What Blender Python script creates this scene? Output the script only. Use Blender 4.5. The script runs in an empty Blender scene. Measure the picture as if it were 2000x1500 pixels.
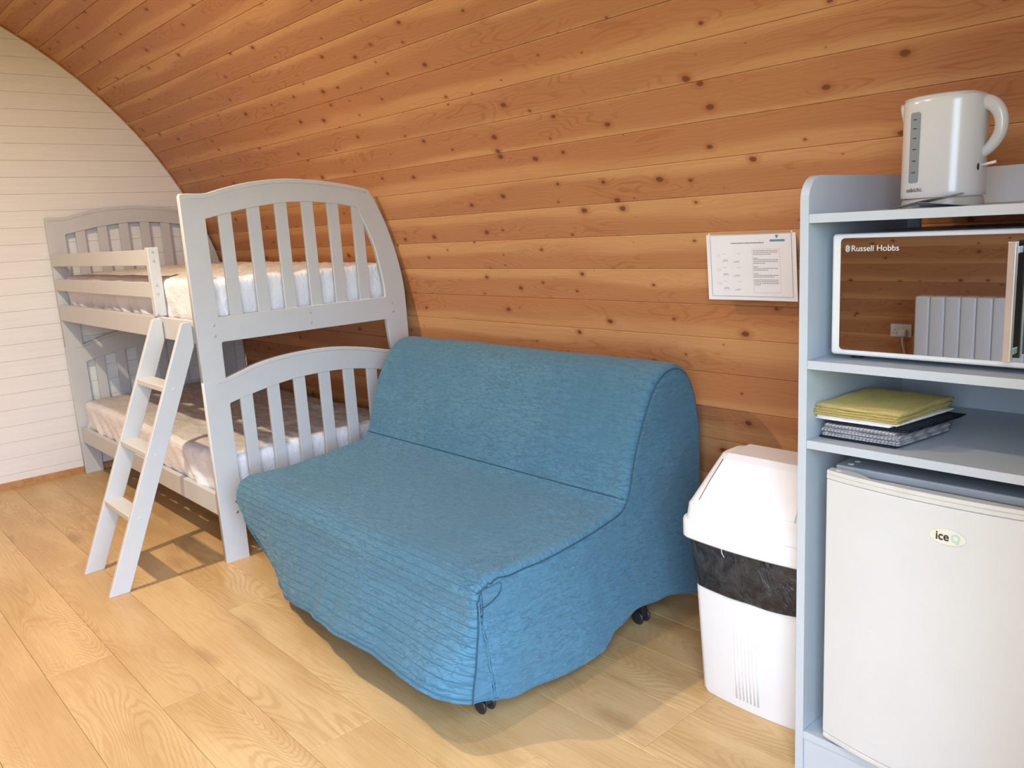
import bpy, bmesh, math, random
from mathutils import Vector, noise, Matrix
random.seed(7)
S = bpy.context.scene
COL = S.collection

# ------------------------------------------------------------------ camera
cd = bpy.data.cameras.new('camera')
cam = bpy.data.objects.new('camera', cd)
COL.objects.link(cam)
cam.location = (5.150, -1.182, 1.280)
cam.rotation_euler = (1.37876, 0.0574264, 0.8345273)
cd.sensor_width = 36.0
cd.lens = 1597.3 / 2000 * 36.0
cd.clip_start = 0.02
S.camera = cam

# ------------------------------------------------------------------ world, lights, exposure
W = bpy.data.worlds.new('world')
S.world = W
W.use_nodes = True
bg = W.node_tree.nodes['Background']
bg.inputs[0].default_value = (0.64, 0.79, 1.0, 1)
bg.inputs[1].default_value = 10.5

def area_light(name, loc, rot, sx, sy, power, color, shape='RECTANGLE', spread=180):
    l = bpy.data.lights.new(name, 'AREA')
    l.shape = shape
    l.size = sx
    if shape in ('RECTANGLE', 'ELLIPSE'):
        l.size_y = sy
    l.energy = power
    l.color = color
    l.spread = math.radians(spread)
    o = bpy.data.objects.new(name, l)
    COL.objects.link(o)
    o.location = loc
    o.rotation_euler = rot
    return o

# the sky's daylight comes in through the open doorway behind the camera (a portal only guides its sampling)
pt = area_light('doorway_portal', (5.09, -1.19, 1.01), (0, math.radians(90), 0), 2.02, 1.88, 1, (1, 1, 1))
pt.data.cycles.is_portal = True
# two small warm lamps under the ridge
area_light('ridge_lamp', (2.05, -0.95, 2.60), (0, 0, 0), 0.07, 0.07, 44, (1.0, 0.80, 0.57), 'DISK')
area_light('ridge_lamp', (3.40, -0.95, 2.62), (0, 0, 0), 0.10, 0.10, 10, (1.0, 0.84, 0.66), 'DISK')

S.view_settings.view_transform = 'Standard'
S.view_settings.look = 'None'
S.view_settings.gamma = 1.0
S.view_settings.use_curve_mapping = False
S.view_settings.exposure = 0.36
S.cycles.max_bounces = 8
S.cycles.diffuse_bounces = 6
S.cycles.use_denoising = True
S.cycles.caustics_reflective = False
S.cycles.caustics_refractive = False
S.cycles.sample_clamp_indirect = 4.0

# ------------------------------------------------------------------ material helpers
class NT:
    def __init__(self, name):
        self.m = bpy.data.materials.new(name)
        self.m.use_nodes = True
        self.t = self.m.node_tree
        self.n = self.t.nodes
        self.b = self.n['Principled BSDF']
    def node(self, typ, **kw):
        nd = self.n.new(typ)
        for k, v in kw.items():
            setattr(nd, k, v)
        return nd
    def link(self, a, b):
        self.t.links.new(a, b)
    def val(self, sock, v):
        if hasattr(v, 'is_output') or isinstance(v, bpy.types.NodeSocket):
            self.link(v, sock)
        else:
            sock.default_value = v
    def math(self, op, a, b=0.0, c=None, clamp=False):
        nd = self.node('ShaderNodeMath', operation=op, use_clamp=clamp)
        self.val(nd.inputs[0], a)
        self.val(nd.inputs[1], b)
        if c is not None:
            self.val(nd.inputs[2], c)
        return nd.outputs[0]
    def comb(self, x, y, z=0.0):
        nd = self.node('ShaderNodeCombineXYZ')
        for i, v in enumerate((x, y, z)):
            self.val(nd.inputs[i], v)
        return nd.outputs[0]
    def sep(self, v):
        nd = self.node('ShaderNodeSeparateXYZ')
        self.link(v, nd.inputs[0])
        return nd.outputs
    def noise(self, vec, scale=1.0, detail=3.0, rough=0.55, dist=0.0):
        nd = self.node('ShaderNodeTexNoise')
        self.link(vec, nd.inputs['Vector'])
        nd.inputs['Scale'].default_value = scale
        nd.inputs['Detail'].default_value = detail
        nd.inputs['Roughness'].default_value = rough
        nd.inputs['Distortion'].default_value = dist
        return nd.outputs[0]
    def voronoi(self, vec, scale=1.0, feature='F1', rnd=1.0, dims='2D'):
        nd = self.node('ShaderNodeTexVoronoi', feature=feature, voronoi_dimensions=dims)
        self.link(vec, nd.inputs['Vector'])
        nd.inputs['Scale'].default_value = scale
        nd.inputs['Randomness'].default_value = rnd
        return nd
    def mapr(self, v, a, b, c=0.0, d=1.0, smooth=True):
        nd = self.node('ShaderNodeMapRange', interpolation_type='SMOOTHSTEP' if smooth else 'LINEAR')
        self.val(nd.inputs[0], v)
        for i, x in enumerate((a, b, c, d)):
            self.val(nd.inputs[i + 1], x)
        return nd.outputs[0]
    def mix(self, f, a, b, mode='MIX'):
        nd = self.node('ShaderNodeMix', data_type='RGBA', blend_type=mode)
        self.val(nd.inputs[0], f)
        self.val(nd.inputs[6], a if not isinstance(a, tuple) else (*a[:3], 1))
        self.val(nd.inputs[7], b if not isinstance(b, tuple) else (*b[:3], 1))
        return nd.outputs[2]
    def bump(self, h, strength=0.3, dist=0.01):
        nd = self.node('ShaderNodeBump')
        nd.inputs['Strength'].default_value = strength
        nd.inputs['Distance'].default_value = dist
        self.link(h, nd.inputs['Height'])
        self.link(nd.outputs[0], self.b.inputs['Normal'])
    def uv(self):
        return self.sep(self.node('ShaderNodeUVMap').outputs[0])
    def objco(self):
        return self.node('ShaderNodeTexCoord').outputs['Object']
    def rand(self):
        return self.node('ShaderNodeObjectInfo').outputs['Random']
    def set(self, color=None, rough=None, metal=None, spec=None):
        if color is not None:
            self.val(self.b.inputs['Base Color'], color if not isinstance(color, tuple) else (*color[:3], 1))
        if rough is not None:
            self.val(self.b.inputs['Roughness'], rough)
        if metal is not None:
            self.val(self.b.inputs['Metallic'], metal)
        if spec is not None:
            self.val(self.b.inputs['Specular IOR Level'], spec)
        return self

def plain(name, color, rough=0.5, metal=0.0, spec=0.5, vary=0.04, scale=9.0, bump=0.0):
    t = NT(name)
    n = t.noise(t.objco(), scale, 4.0, 0.6)
    c2 = tuple(max(0.0, c * (1 - vary * 2)) for c in color)
    t.set(t.mix(t.mapr(n, 0.3, 0.7), c2, tuple(min(1, c * (1 + vary * 0.5)) for c in color)), rough, metal, spec)
    if bump:
        t.bump(t.noise(t.objco(), scale * 30, 2.0), bump, 0.002)
    return t.m

def make_pine():
    t = NT('knotty_pine')
    u, v, _ = t.uv()                       # u metres along the board, v metres across (0 .. 0.113)
    r = t.rand()
    r1 = t.math('MULTIPLY', r, 61.0)
    r2 = t.math('MULTIPLY', t.math('FRACT', t.math('MULTIPLY', r, 17.31)), 1.0)
    uu = t.math('ADD', u, r1)
    # knots: one candidate per 0.2 m cell, squashed to lie on the board
    kv = t.comb(t.math('MULTIPLY', uu, 5.6), t.math('ADD', t.math('MULTIPLY', v, 8.6), t.math('MULTIPLY', r, 23.0)))
    vo = t.voronoi(kv, 1.0, 'F1', 0.95)
    d = vo.outputs['Distance']
    kc = t.sep(vo.outputs['Color'])
    size = t.mapr(kc[0], 0.15, 1.0, 0.006, 0.082, False)
    wob = t.math('MULTIPLY', t.math('SUBTRACT', t.noise(t.comb(uu, v), 60.0, 2.0), 0.5), 0.05)
    dk = t.math('ADD', d, wob)
    knot = t.mapr(dk, t.math('MULTIPLY', size, 0.6), t.math('MULTIPLY', size, 1.25), 1.0, 0.0)
    halo = t.mapr(dk, size, t.math('ADD', t.math('MULTIPLY', size, 2.6), 0.02), 1.0, 0.0)
    # grain bends round the knots
    bend = t.math('MULTIPLY', t.mapr(d, 0.0, 0.5, 1.0, 0.0), 0.012)
    low = t.noise(t.comb(t.math('MULTIPLY', uu, 1.1), t.math('MULTIPLY', v, 9.0)), 1.0, 2.0, 0.5)
    vv = t.math('ADD', t.math('ADD', v, bend), t.math('MULTIPLY', low, 0.055))
    grain = t.noise(t.comb(t.math('MULTIPLY', uu, 2.2), t.math('MULTIPLY', vv, 150.0), r1), 1.0, 4.0, 0.6)
    ring = t.math('SINE', t.math('ADD', t.math('MULTIPLY', vv, 560.0), t.math('MULTIPLY', r, 40.0)))
    ring = t.mapr(ring, 0.35, 1.0, 0.0, 1.0)
    fld = t.noise(t.comb(t.math('MULTIPLY', uu, 1.7), t.math('ADD', t.math('MULTIPLY', vv, 13.0), r1)), 1.0, 1.5, 0.45)
    con = t.math('SINE', t.math('ADD', t.math('MULTIPLY', fld, 105.0), t.math('MULTIPLY', bend, 500.0)))
    con = t.math('MULTIPLY', t.mapr(con, 0.25, 1.0, 0.0, 1.0), t.mapr(t.noise(t.comb(t.math('MULTIPLY', uu, 2.6), t.math('MULTIPLY', v, 10.0)), 1.0, 2.0), 0.40, 0.62, 0.10, 1.0))
    # heartwood band in the board's middle, pale sapwood on one edge
    e = t.math('ADD', t.math('SUBTRACT', t.math('DIVIDE', v, 0.113), t.math('ADD', 0.15, t.math('MULTIPLY', r2, 0.7))), t.math('MULTIPLY', t.math('SUBTRACT', low, 0.5), 1.1))
    band = t.mapr(t.math('ABSOLUTE', e), 0.20, 0.62, 1.0, 0.0)
    c = t.mix(band, (0.57, 0.305, 0.136), (0.435, 0.198, 0.088))
    c = t.mix(t.math('MULTIPLY', ring, t.mapr(band, 0.2, 1.0, 0.06, 0.20)), c, (0.34, 0.115, 0.030))
    c = t.mix(t.math('MULTIPLY', con, t.mapr(band, 0.0, 1.0, 0.08, 0.42)), c, (0.27, 0.080, 0.022))
    c = t.mix(t.mapr(grain, 0.35, 0.75, 0.0, 0.34), c, (0.44, 0.17, 0.055))
    c = t.mix(t.math('MULTIPLY', t.math('SUBTRACT', r2, 0.5), 0.35, clamp=True), c, (0.45, 0.16, 0.05))
    c = t.mix(t.math('MULTIPLY', halo, 0.42), c, (0.30, 0.095, 0.028))
    c = t.mix(t.math('MULTIPLY', knot, 0.88), c, (0.145, 0.038, 0.016))
    t.set(c, t.mapr(grain, 0.3, 0.7, 0.36, 0.50), 0.0, 0.35)
    t.bump(grain, 0.10, 0.002)
    return t.m

def make_oak():
    t = NT('light_oak_plank')
    u, v, _ = t.uv()
    r = t.rand()
    r1 = t.math('MULTIPLY', r, 47.0)
    uu = t.math('ADD', u, r1)
    vv = t.math('ADD', v, t.math('MULTIPLY', r, 13.0))
    # contour lines of a stretched height field give the cathedral figure
    h = t.noise(t.comb(t.math('MULTIPLY', uu, 1.25), t.math('MULTIPLY', vv, 5.5), r1), 1.0, 1.5, 0.45, 0.25)
    h2 = t.noise(t.comb(t.math('MULTIPLY', uu, 14.0), t.math('MULTIPLY', vv, 60.0)), 1.0, 2.0, 0.5)
    ph = t.math('ADD', t.math('MULTIPLY', h, 230.0), t.math('MULTIPLY', h2, 2.2))
    ring = t.mapr(t.math('SINE', ph), -0.2, 1.0, 0.0, 1.0)
    fig = t.mapr(t.noise(t.comb(t.math('MULTIPLY', uu, 1.6), t.math('MULTIPLY', vv, 5.0)), 1.0, 1.0), 0.42, 0.62, 0.12, 1.0)
    fine = t.noise(t.comb(t.math('MULTIPLY', uu, 7.0), t.math('MULTIPLY', vv, 260.0), r1), 1.0, 3.0, 0.6)
    blot = t.noise(t.comb(t.math('MULTIPLY', uu, 2.0), t.math('MULTIPLY', vv, 7.0), r1), 1.0, 3.0, 0.5)
    vo = t.voronoi(t.comb(t.math('MULTIPLY', uu, 1.5), t.math('MULTIPLY', vv, 4.2)), 1.0, 'F1', 1.0)
    swirl = t.math('ADD', vo.outputs['Distance'], t.math('MULTIPLY', t.math('SUBTRACT', t.noise(t.comb(t.math('MULTIPLY', uu, 22.0), t.math('MULTIPLY', vv, 70.0)), 1.0, 3.0), 0.5), 0.16))
    knot = t.math('MULTIPLY', t.mapr(swirl, 0.03, 0.20, 1.0, 0.0), t.mapr(t.sep(vo.outputs['Color'])[0], 0.45, 0.55, 0.0, 1.0))
    c = t.mix(t.mapr(blot, 0.35, 0.68), (0.64, 0.455, 0.225), (0.53, 0.35, 0.155))
    c = t.mix(t.math('MULTIPLY', t.math('SUBTRACT', r, 0.35), 0.55, clamp=True), c, (0.50, 0.31, 0.15))
    c = t.mix(t.math('MULTIPLY', t.math('MULTIPLY', ring, fig), 0.38), c, (0.40, 0.225, 0.085))
    c = t.mix(t.mapr(fine, 0.42, 0.75, 0.0, 0.40), c, (0.42, 0.245, 0.10))
    c = t.mix(t.math('MULTIPLY', knot, 0.42), c, (0.27, 0.145, 0.06))
    t.set(c, t.mapr(fine, 0.3, 0.7, 0.34, 0.46), 0.0, 0.4)
    t.bump(fine, 0.05, 0.001)
    return t.m

def make_quilt():
    t = NT('teal_quilted_cover')
    u, v, _ = t.uv()
    wob = t.noise(t.comb(u, v), 7.0, 3.0, 0.6)
    wv = t.math('MULTIPLY', t.math('SUBTRACT', wob, 0.5), 0.05)
    cr = t.voronoi(t.comb(t.math('MULTIPLY', t.math('ADD', u, wv), 26.0), t.math('MULTIPLY', t.math('ADD', v, wv), 62.0)), 1.0, 'DISTANCE_TO_EDGE', 0.85)
    cell = t.mapr(cr.outputs['Distance'], 0.0, 0.16, 0.0, 1.0)
    # sewn channels every 24 mm, strongest on the hanging front
    ch = t.math('ABSOLUTE', t.math('SINE', t.math('MULTIPLY', t.math('ADD', v, t.math('MULTIPLY', wv, 0.25)), math.pi / 0.024)))
    chn = t.mapr(ch, 0.0, 0.22, 0.0, 1.0)
    front = t.mapr(v, 0.33, 0.42, 1.0, 0.12)
    chf = t.math('ADD', t.math('MULTIPLY', chn, front), t.math('SUBTRACT', 1.0, front))
    crk = t.noise(t.comb(t.math('MULTIPLY', u, 30.0), t.math('MULTIPLY', v, 75.0)), 1.0, 4.0, 0.65, 0.8)
    patch = t.noise(t.comb(u, v), 2.3, 3.0, 0.6)
    hgt = t.math('ADD', t.math('ADD', t.math('MULTIPLY', cell, 0.10), t.math('MULTIPLY', chf, 0.55)), t.math('MULTIPLY', crk, 1.1))
    wr = t.noise(t.comb(t.math('ADD', t.math('MULTIPLY', u, 20.0), t.math('MULTIPLY', wob, 3.0)), t.math('MULTIPLY', v, 62.0)), 1.0, 2.0, 0.5, 0.5)
    line = t.mapr(t.math('ABSOLUTE', t.math('SUBTRACT', wr, 0.5)), 0.0, 0.035, 1.0, 0.0)
    line = t.math('MULTIPLY', line, t.mapr(patch, 0.30, 0.60, 0.35, 1.0))
    hgt = t.math('SUBTRACT', hgt, t.math('MULTIPLY', line, 0.5))
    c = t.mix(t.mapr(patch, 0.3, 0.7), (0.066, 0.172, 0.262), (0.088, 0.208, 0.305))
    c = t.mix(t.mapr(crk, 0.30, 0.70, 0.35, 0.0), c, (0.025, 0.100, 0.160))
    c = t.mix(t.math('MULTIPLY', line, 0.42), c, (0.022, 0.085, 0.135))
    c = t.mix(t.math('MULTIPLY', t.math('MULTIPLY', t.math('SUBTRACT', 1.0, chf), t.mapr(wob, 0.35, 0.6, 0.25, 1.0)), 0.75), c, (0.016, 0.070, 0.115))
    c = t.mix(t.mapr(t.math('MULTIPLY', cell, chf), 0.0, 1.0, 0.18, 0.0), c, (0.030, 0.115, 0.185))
    t.set(c, 0.85, 0.0, 0.2)
    t.b.inputs['Sheen Weight'].default_value = 0.25
    t.b.inputs['Sheen Tint'].default_value = (0.6, 0.85, 1.0, 1)
    t.bump(hgt, 0.6, 0.008)
    return t.m

def make_sheet_cloth(name, col, sc=1.0):
    t = NT(name)
    p = t.objco()
    s = t.sep(p)
    cr = t.noise(t.comb(t.math('MULTIPLY', s[0], 14.0), t.math('MULTIPLY', s[1], 30.0), t.math('MULTIPLY', s[2], 20.0)), sc, 4.0, 0.6, 1.2)
    n2 = t.noise(p, 6.0, 3.0)
    t.set(t.mix(t.mapr(n2, 0.3, 0.7), col, tuple(c * 0.93 for c in col)), 0.85, 0.0, 0.2)
    t.bump(cr, 0.6, 0.012)
    return t.m

def make_white_boards():
    t = NT('white_painted_board')
    p = t.objco()
    s = t.sep(p)
    g = t.noise(t.comb(t.math('MULTIPLY', s[1], 3.0), t.math('MULTIPLY', s[2], 60.0), t.math('MULTIPLY', t.rand(), 30.0)), 1.0, 3.0)
    t.set(t.mix(t.mapr(g, 0.3, 0.7), (0.80, 0.795, 0.78), (0.77, 0.765, 0.75)), 0.55, 0.0, 0.35)
    t.bump(g, 0.08, 0.002)
    return t.m

def make_waffle(name, a, b, scale):
    t = NT(name)
    oc = t.node('ShaderNodeVectorMath', operation='ADD')
    nn = t.node('ShaderNodeTexNoise')
    nn.inputs['Scale'].default_value = 45.0
    sc_ = t.node('ShaderNodeVectorMath', operation='SCALE')
    t.link(nn.outputs['Color'], sc_.inputs[0])
    sc_.inputs['Scale'].default_value = 3.2 / scale
    t.link(t.objco(), oc.inputs[0])
    t.link(sc_.outputs[0], oc.inputs[1])
    p = t.sep(oc.outputs[0])
    gx = t.math('ABSOLUTE', t.math('SINE', t.math('MULTIPLY', p[0], scale)))
    gy = t.math('ABSOLUTE', t.math('SINE', t.math('MULTIPLY', t.math('ADD', p[1], t.math('MULTIPLY', p[2], 1.0)), scale)))
    gz = t.math('ABSOLUTE', t.math('SINE', t.math('MULTIPLY', p[2], scale * 1.3)))
    g = t.math('MULTIPLY', t.math('MULTIPLY', gx, gz), t.mapr(gy, 0.0, 0.3, 0.6, 1.0))
    t.set(t.mix(t.mapr(g, 0.05, 0.55), a, b), 0.9, 0.0, 0.1)
    t.bump(g, 0.8, 0.004)
    return t.m

M = {}
M['pine'] = make_pine()
M['oak'] = make_oak()
M['quilt'] = make_quilt()
M['white_board'] = make_white_boards()
M['backing'] = plain('dark_backing', (0.16, 0.075, 0.03), 0.9)
M['groove'] = plain('board_groove_backing', (0.62, 0.60, 0.57), 0.9)
M['pine_trim'] = plain('pine_trim', (0.50, 0.25, 0.09), 0.5, vary=0.12, scale=20)
M['bed'] = plain('grey_painted_wood', (0.57, 0.59, 0.60), 0.42, vary=0.015)
M['cab'] = plain('grey_melamine_board', (0.475, 0.525, 0.575), 0.38, vary=0.012)
M['mattress'] = make_sheet_cloth('white_mattress_cover', (0.84, 0.85, 0.89))
M['topper'] = make_sheet_cloth('cream_quilted_top', (0.62, 0.60, 0.59), 1.3)
M['piping'] = plain('dark_teal_piping', (0.020, 0.070, 0.110), 0.8)
M['black'] = plain('black_plastic', (0.018, 0.018, 0.020), 0.4)
M['bag'] = None
M['white_pl'] = plain('white_plastic', (0.76, 0.77, 0.78), 0.28, vary=0.01)
M['kettle'] = plain('kettle_white_plastic', (0.58, 0.585, 0.58), 0.2, vary=0.01)
M['kbase'] = plain('kettle_base_plastic', (0.40, 0.39, 0.36), 0.3)
M['window'] = plain('water_gauge', (0.24, 0.27, 0.29), 0.15)
M['fridge'] = plain('fridge_white_enamel', (0.60, 0.615, 0.62), 0.30, vary=0.008)
M['fridge_body'] = plain('fridge_grey_top', (0.26, 0.30, 0.34), 0.45)
M['fridge_cap'] = plain('fridge_cap_plastic', (0.60, 0.61, 0.59), 0.35)
M['mirror'] = plain('mirrored_door_glass', (0.31, 0.335, 0.375), 0.015, 1.0, vary=0.0)
M['steel'] = plain('brushed_steel', (0.62, 0.56, 0.53), 0.32, 0.6)
M['panel_dark'] = plain('control_panel_dark', (0.02, 0.05, 0.10), 0.12)
M['print_white'] = plain('printed_white', (0.62, 0.63, 0.65), 0.5)
M['print_black'] = plain('printed_black', (0.02, 0.02, 0.02), 0.5)
M['print_teal'] = plain('printed_pale_teal', (0.42, 0.62, 0.58), 0.5)
M['badge'] = plain('badge_cream', (0.70, 0.70, 0.58), 0.3)
M['paper'] = plain('laminated_paper', (0.76, 0.79, 0.85), 0.22, vary=0.01)
M['ink'] = plain('grey_ink', (0.20, 0.19, 0.22), 0.6)
M['ink_light'] = plain('pale_grey_ink', (0.52, 0.51, 0.55), 0.6)
M['ink_blue'] = plain('blue_ink', (0.10, 0.28, 0.45), 0.5)
M['bolt'] = plain('zinc_bolt', (0.48, 0.50, 0.52), 0.3, 0.7)
M['cap'] = plain('grey_screw_cap', (0.42, 0.43, 0.43), 0.5)
M['socket_hole'] = M['print_black']
M['radiator'] = plain('radiator_enamel', (0.78, 0.79, 0.80), 0.3, vary=0.01)
M['yellow'] = make_waffle('yellow_duster_cloth', (0.88, 0.68, 0.22), (0.95, 0.80, 0.34), 900.0)
M['white_cloth'] = make_sheet_cloth('white_cotton_cloth', (0.84, 0.82, 0.80))
M['navy'] = make_waffle('navy_patterned_towel', (0.010, 0.014, 0.022), (0.055, 0.07, 0.10), 420.0)
M['waffle'] = make_waffle('white_waffle_towel', (0.26, 0.28, 0.34), (0.86, 0.85, 0.86), 420.0)
M['black_cloth'] = plain('black_cotton_cloth', (0.012, 0.014, 0.02), 0.9)
M['leaflet'] = plain('grey_glossy_card', (0.30, 0.33, 0.34), 0.2)
M['grass'] = plain('mown_grass', (0.12, 0.20, 0.06), 0.9, vary=0.2, scale=4)
def make_bag():
    t = NT('black_bin_liner')
    n = t.noise(t.objco(), 22.0, 4.0, 0.6, 1.5)
    t.set(t.mix(t.mapr(n, 0.35, 0.65), (0.012, 0.014, 0.019), (0.040, 0.040, 0.044)), 0.28, 0.0, 0.5)
    t.bump(n, 0.9, 0.012)
    return t.m
M['bag'] = make_bag()

# ------------------------------------------------------------------ object helpers
def link(name, me, mat=None, parent=None):
    o = bpy.data.objects.new(name, me)
    COL.objects.link(o)
    if mat is not None:
        me.materials.clear()
        me.materials.append(mat)
    if parent is not None:
        o.parent = parent
        base = Vector((0, 0, 0))
        p = parent
        while p is not None:
            base += p.location
            p = p.parent
        o.location = -base
    return o

def thing(name, label, cat, loc, group=None):
    o = bpy.data.objects.new(name, None)
    COL.objects.link(o)
    o.location = loc
    o.empty_display_size = 0.1
    o['label'] = label
    o['category'] = cat
    if group:
        o['group'] = group
    return o

def tag(o, label, cat, group=None):
    o['label'] = label
    o['category'] = cat
    if group:
        o['group'] = group
    return o

def structure(o):
    o['kind'] = 'structure'
    return o

def mesh(name, verts, faces, mat, parent=None, uvs=None, smooth=False, recalc=True):
    me = bpy.data.meshes.new(name)
    me.from_pydata([tuple(v) for v in verts], [], faces)
    if uvs is not None:
        ul = me.uv_layers.new(name='UVMap')
        for poly in me.polygons:
            for li in poly.loop_indices:
                ul.data[li].uv = uvs[me.loops[li].vertex_index]
    if recalc:
        bm = bmesh.new()
        bm.from_mesh(me)
        bmesh.ops.recalc_face_normals(bm, faces=bm.faces)
        bm.to_mesh(me)
        bm.free()
    if smooth:
        for p in me.polygons:
            p.use_smooth = True
    me.update()
    return link(name, me, mat, parent)

def bevel_bm(bm, w, seg=2, angle=30):
    es = [e for e in bm.edges if len(e.link_faces) == 2 and e.calc_face_angle(0) > math.radians(angle)]
    if es:
        bmesh.ops.bevel(bm, geom=es, offset=w, segments=seg, profile=0.5, affect='EDGES', clamp_overlap=True)

def from_bm(name, bm, mat, parent=None, smooth=False, bevel=0, seg=2):
    bmesh.ops.recalc_face_normals(bm, faces=bm.faces)
    if bevel:
        bevel_bm(bm, bevel, seg)
    me = bpy.data.meshes.new(name)
    bm.to_mesh(me)
    bm.free()
    if smooth:
        for p in me.polygons:
            p.use_smooth = True
        try:
            me.set_sharp_from_angle(angle=math.radians(40))
        except Exception:
            pass
    return link(name, me, mat, parent)

def add_box(bm, x0, x1, y0, y1, z0, z1):
    vs = [bm.verts.new((x, y, z)) for x in (x0, x1) for y in (y0, y1) for z in (z0, z1)]
    for f in ((0, 1, 3, 2), (4, 6, 7, 5), (0, 4, 5, 1), (2, 3, 7, 6), (0, 2, 6, 4), (1, 5, 7, 3)):
        bm.faces.new([vs[i] for i in f])

def box(name, x0, x1, y0, y1, z0, z1, mat, parent=None, bevel=0.0015, seg=2):
    bm = bmesh.new()
    add_box(bm, x0, x1, y0, y1, z0, z1)
    return from_bm(name, bm, mat, parent, bevel=bevel, seg=seg, smooth=bevel > 0.004)

def prism(name, poly, axis, a0, a1, mat, parent=None, bevel=0.0, seg=2, smooth=False):
    """poly: 2-D points in the plane normal to axis (x:(y,z), y:(x,z), z:(x,y))"""
    bm = bmesh.new()
    def P(p, a):
        return {'x': (a, p[0], p[1]), 'y': (p[0], a, p[1]), 'z': (p[0], p[1], a)}[axis]
    v0 = [bm.verts.new(P(p, a0)) for p in poly]
    v1 = [bm.verts.new(P(p, a1)) for p in poly]
    n = len(poly)
    bm.faces.new(v0)
    bm.faces.new(list(reversed(v1)))
    for i in range(n):
        j = (i + 1) % n
        bm.faces.new([v0[i], v0[j], v1[j], v1[i]])
    return from_bm(name, bm, mat, parent, bevel=bevel, seg=seg, smooth=smooth)

def holed(name, polys, x0, x1, mat, parent=None, bevel=0.0025):
    """a board in the y-z plane with openings, between x0 and x1"""
    cu = bpy.data.curves.new(name, 'CURVE')
    cu.dimensions = '2D'
    cu.fill_mode = 'BOTH'
    cu.extrude = (x1 - x0) / 2 - bevel
    cu.bevel_depth = bevel
    cu.bevel_resolution = 1
    for pts in polys:
        sp = cu.splines.new('POLY')
        sp.points.add(len(pts) - 1)
        for i, p in enumerate(pts):
            sp.points[i].co = (p[0], p[1], 0, 1)
        sp.use_cyclic_u = True
    tmp = bpy.data.objects.new('tmp', cu)
    COL.objects.link(tmp)
    dg = bpy.context.evaluated_depsgraph_get()
    me = bpy.data.meshes.new_from_object(tmp.evaluated_get(dg))
    bpy.data.objects.remove(tmp)
    xm = (x0 + x1) / 2
    for v in me.vertices:
        y, z, t = v.co
        v.co = (xm + t, y, z)
    me.name = name
    bm = bmesh.new()
    bm.from_mesh(me)
    bmesh.ops.remove_doubles(bm, verts=bm.verts, dist=1e-5)
    bmesh.ops.recalc_face_normals(bm, faces=bm.faces)
    bm.to_mesh(me)
    bm.free()
    return link(name, me, mat, parent)

def crom(pts, n):
    """Catmull-Rom through pts (tuples of any size), n samples per span"""
    out = []
    P = [pts[0]] + list(pts) + [pts[-1]]
    for i in range(1, len(P) - 2):
        for k in range(n):
            t = k / n
            out.append(tuple(0.5 * ((2 * b) + (-a + c) * t + (2 * a - 5 * b + 4 * c - d) * t * t + (-a + 3 * b - 3 * c + d) * t ** 3)
                             for a, b, c, d in zip(P[i - 1], P[i], P[i + 1], P[i + 2])))
    out.append(tuple(pts[-1]))
    return out

def lerp_pts(pts, x):
    if x <= pts[0][0]:
        return pts[0][1:]
    for a, b in zip(pts, pts[1:]):
        if x <= b[0]:
            f = (x - a[0]) / (b[0] - a[0])
            f = f * f * (3 - 2 * f)
            return tuple(p + (q - p) * f for p, q in zip(a[1:], b[1:]))
    return pts[-1][1:]

def tube(name, pts, r, mat, parent=None, n=8, rb=None, up=(0, 0, 1), closed=False):
    """sweep an ellipse (r wide, rb along up) along pts; r and rb may be lists"""
    pts = [Vector(p) for p in pts]
    V, F = [], []
    m = len(pts)
    for i, p in enumerate(pts):
        if closed:
            t = (pts[(i + 1) % m] - pts[i - 1]).normalized()
        else:
            t = (pts[min(i + 1, m - 1)] - pts[max(i - 1, 0)]).normalized()
        a = t.cross(Vector(up))
        if a.length < 1e-4:
            a = t.cross(Vector((1, 0, 0)))
        a.normalize()
        b = a.cross(t).normalized()
        ra = r[i] if isinstance(r, (list, tuple)) else r
        rbb = ra if rb is None else (rb[i] if isinstance(rb, (list, tuple)) else rb)
        for k in range(n):
            w = 2 * math.pi * k / n
            V.append(p + a * (ra * math.cos(w)) + b * (rbb * math.sin(w)))
    for i in range(m if closed else m - 1):
        j = (i + 1) % m
        for k in range(n):
            l = (k + 1) % n
            F.append((i * n + k, i * n + l, j * n + l, j * n + k))
    if not closed:
        F.append(tuple(range(n)))
        F.append(tuple((m - 1) * n + k for k in range(n)))
    return mesh(name, V, F, mat, parent, smooth=True)

def lathe(name, prof, c, mat, parent=None, n=32, sx=1.0, sy=1.0):
    V, F = [], []
    for r, z in prof:
        for k in range(n):
            w = 2 * math.pi * k / n
            V.append((c[0] + r * sx * math.cos(w), c[1] + r * sy * math.sin(w), c[2] + z))
    for i in range(len(prof) - 1):
        for k in range(n):
            l = (k + 1) % n
            F.append((i * n + k, i * n + l, (i + 1) * n + l, (i + 1) * n + k))
    F.append(tuple(range(n)))
    F.append(tuple((len(prof) - 1) * n + k for k in range(n)))
    o = mesh(name, V, F, mat, parent, smooth=True)
    try:
        o.data.set_sharp_from_angle(angle=math.radians(45))
    except Exception:
        pass
    return o

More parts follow.
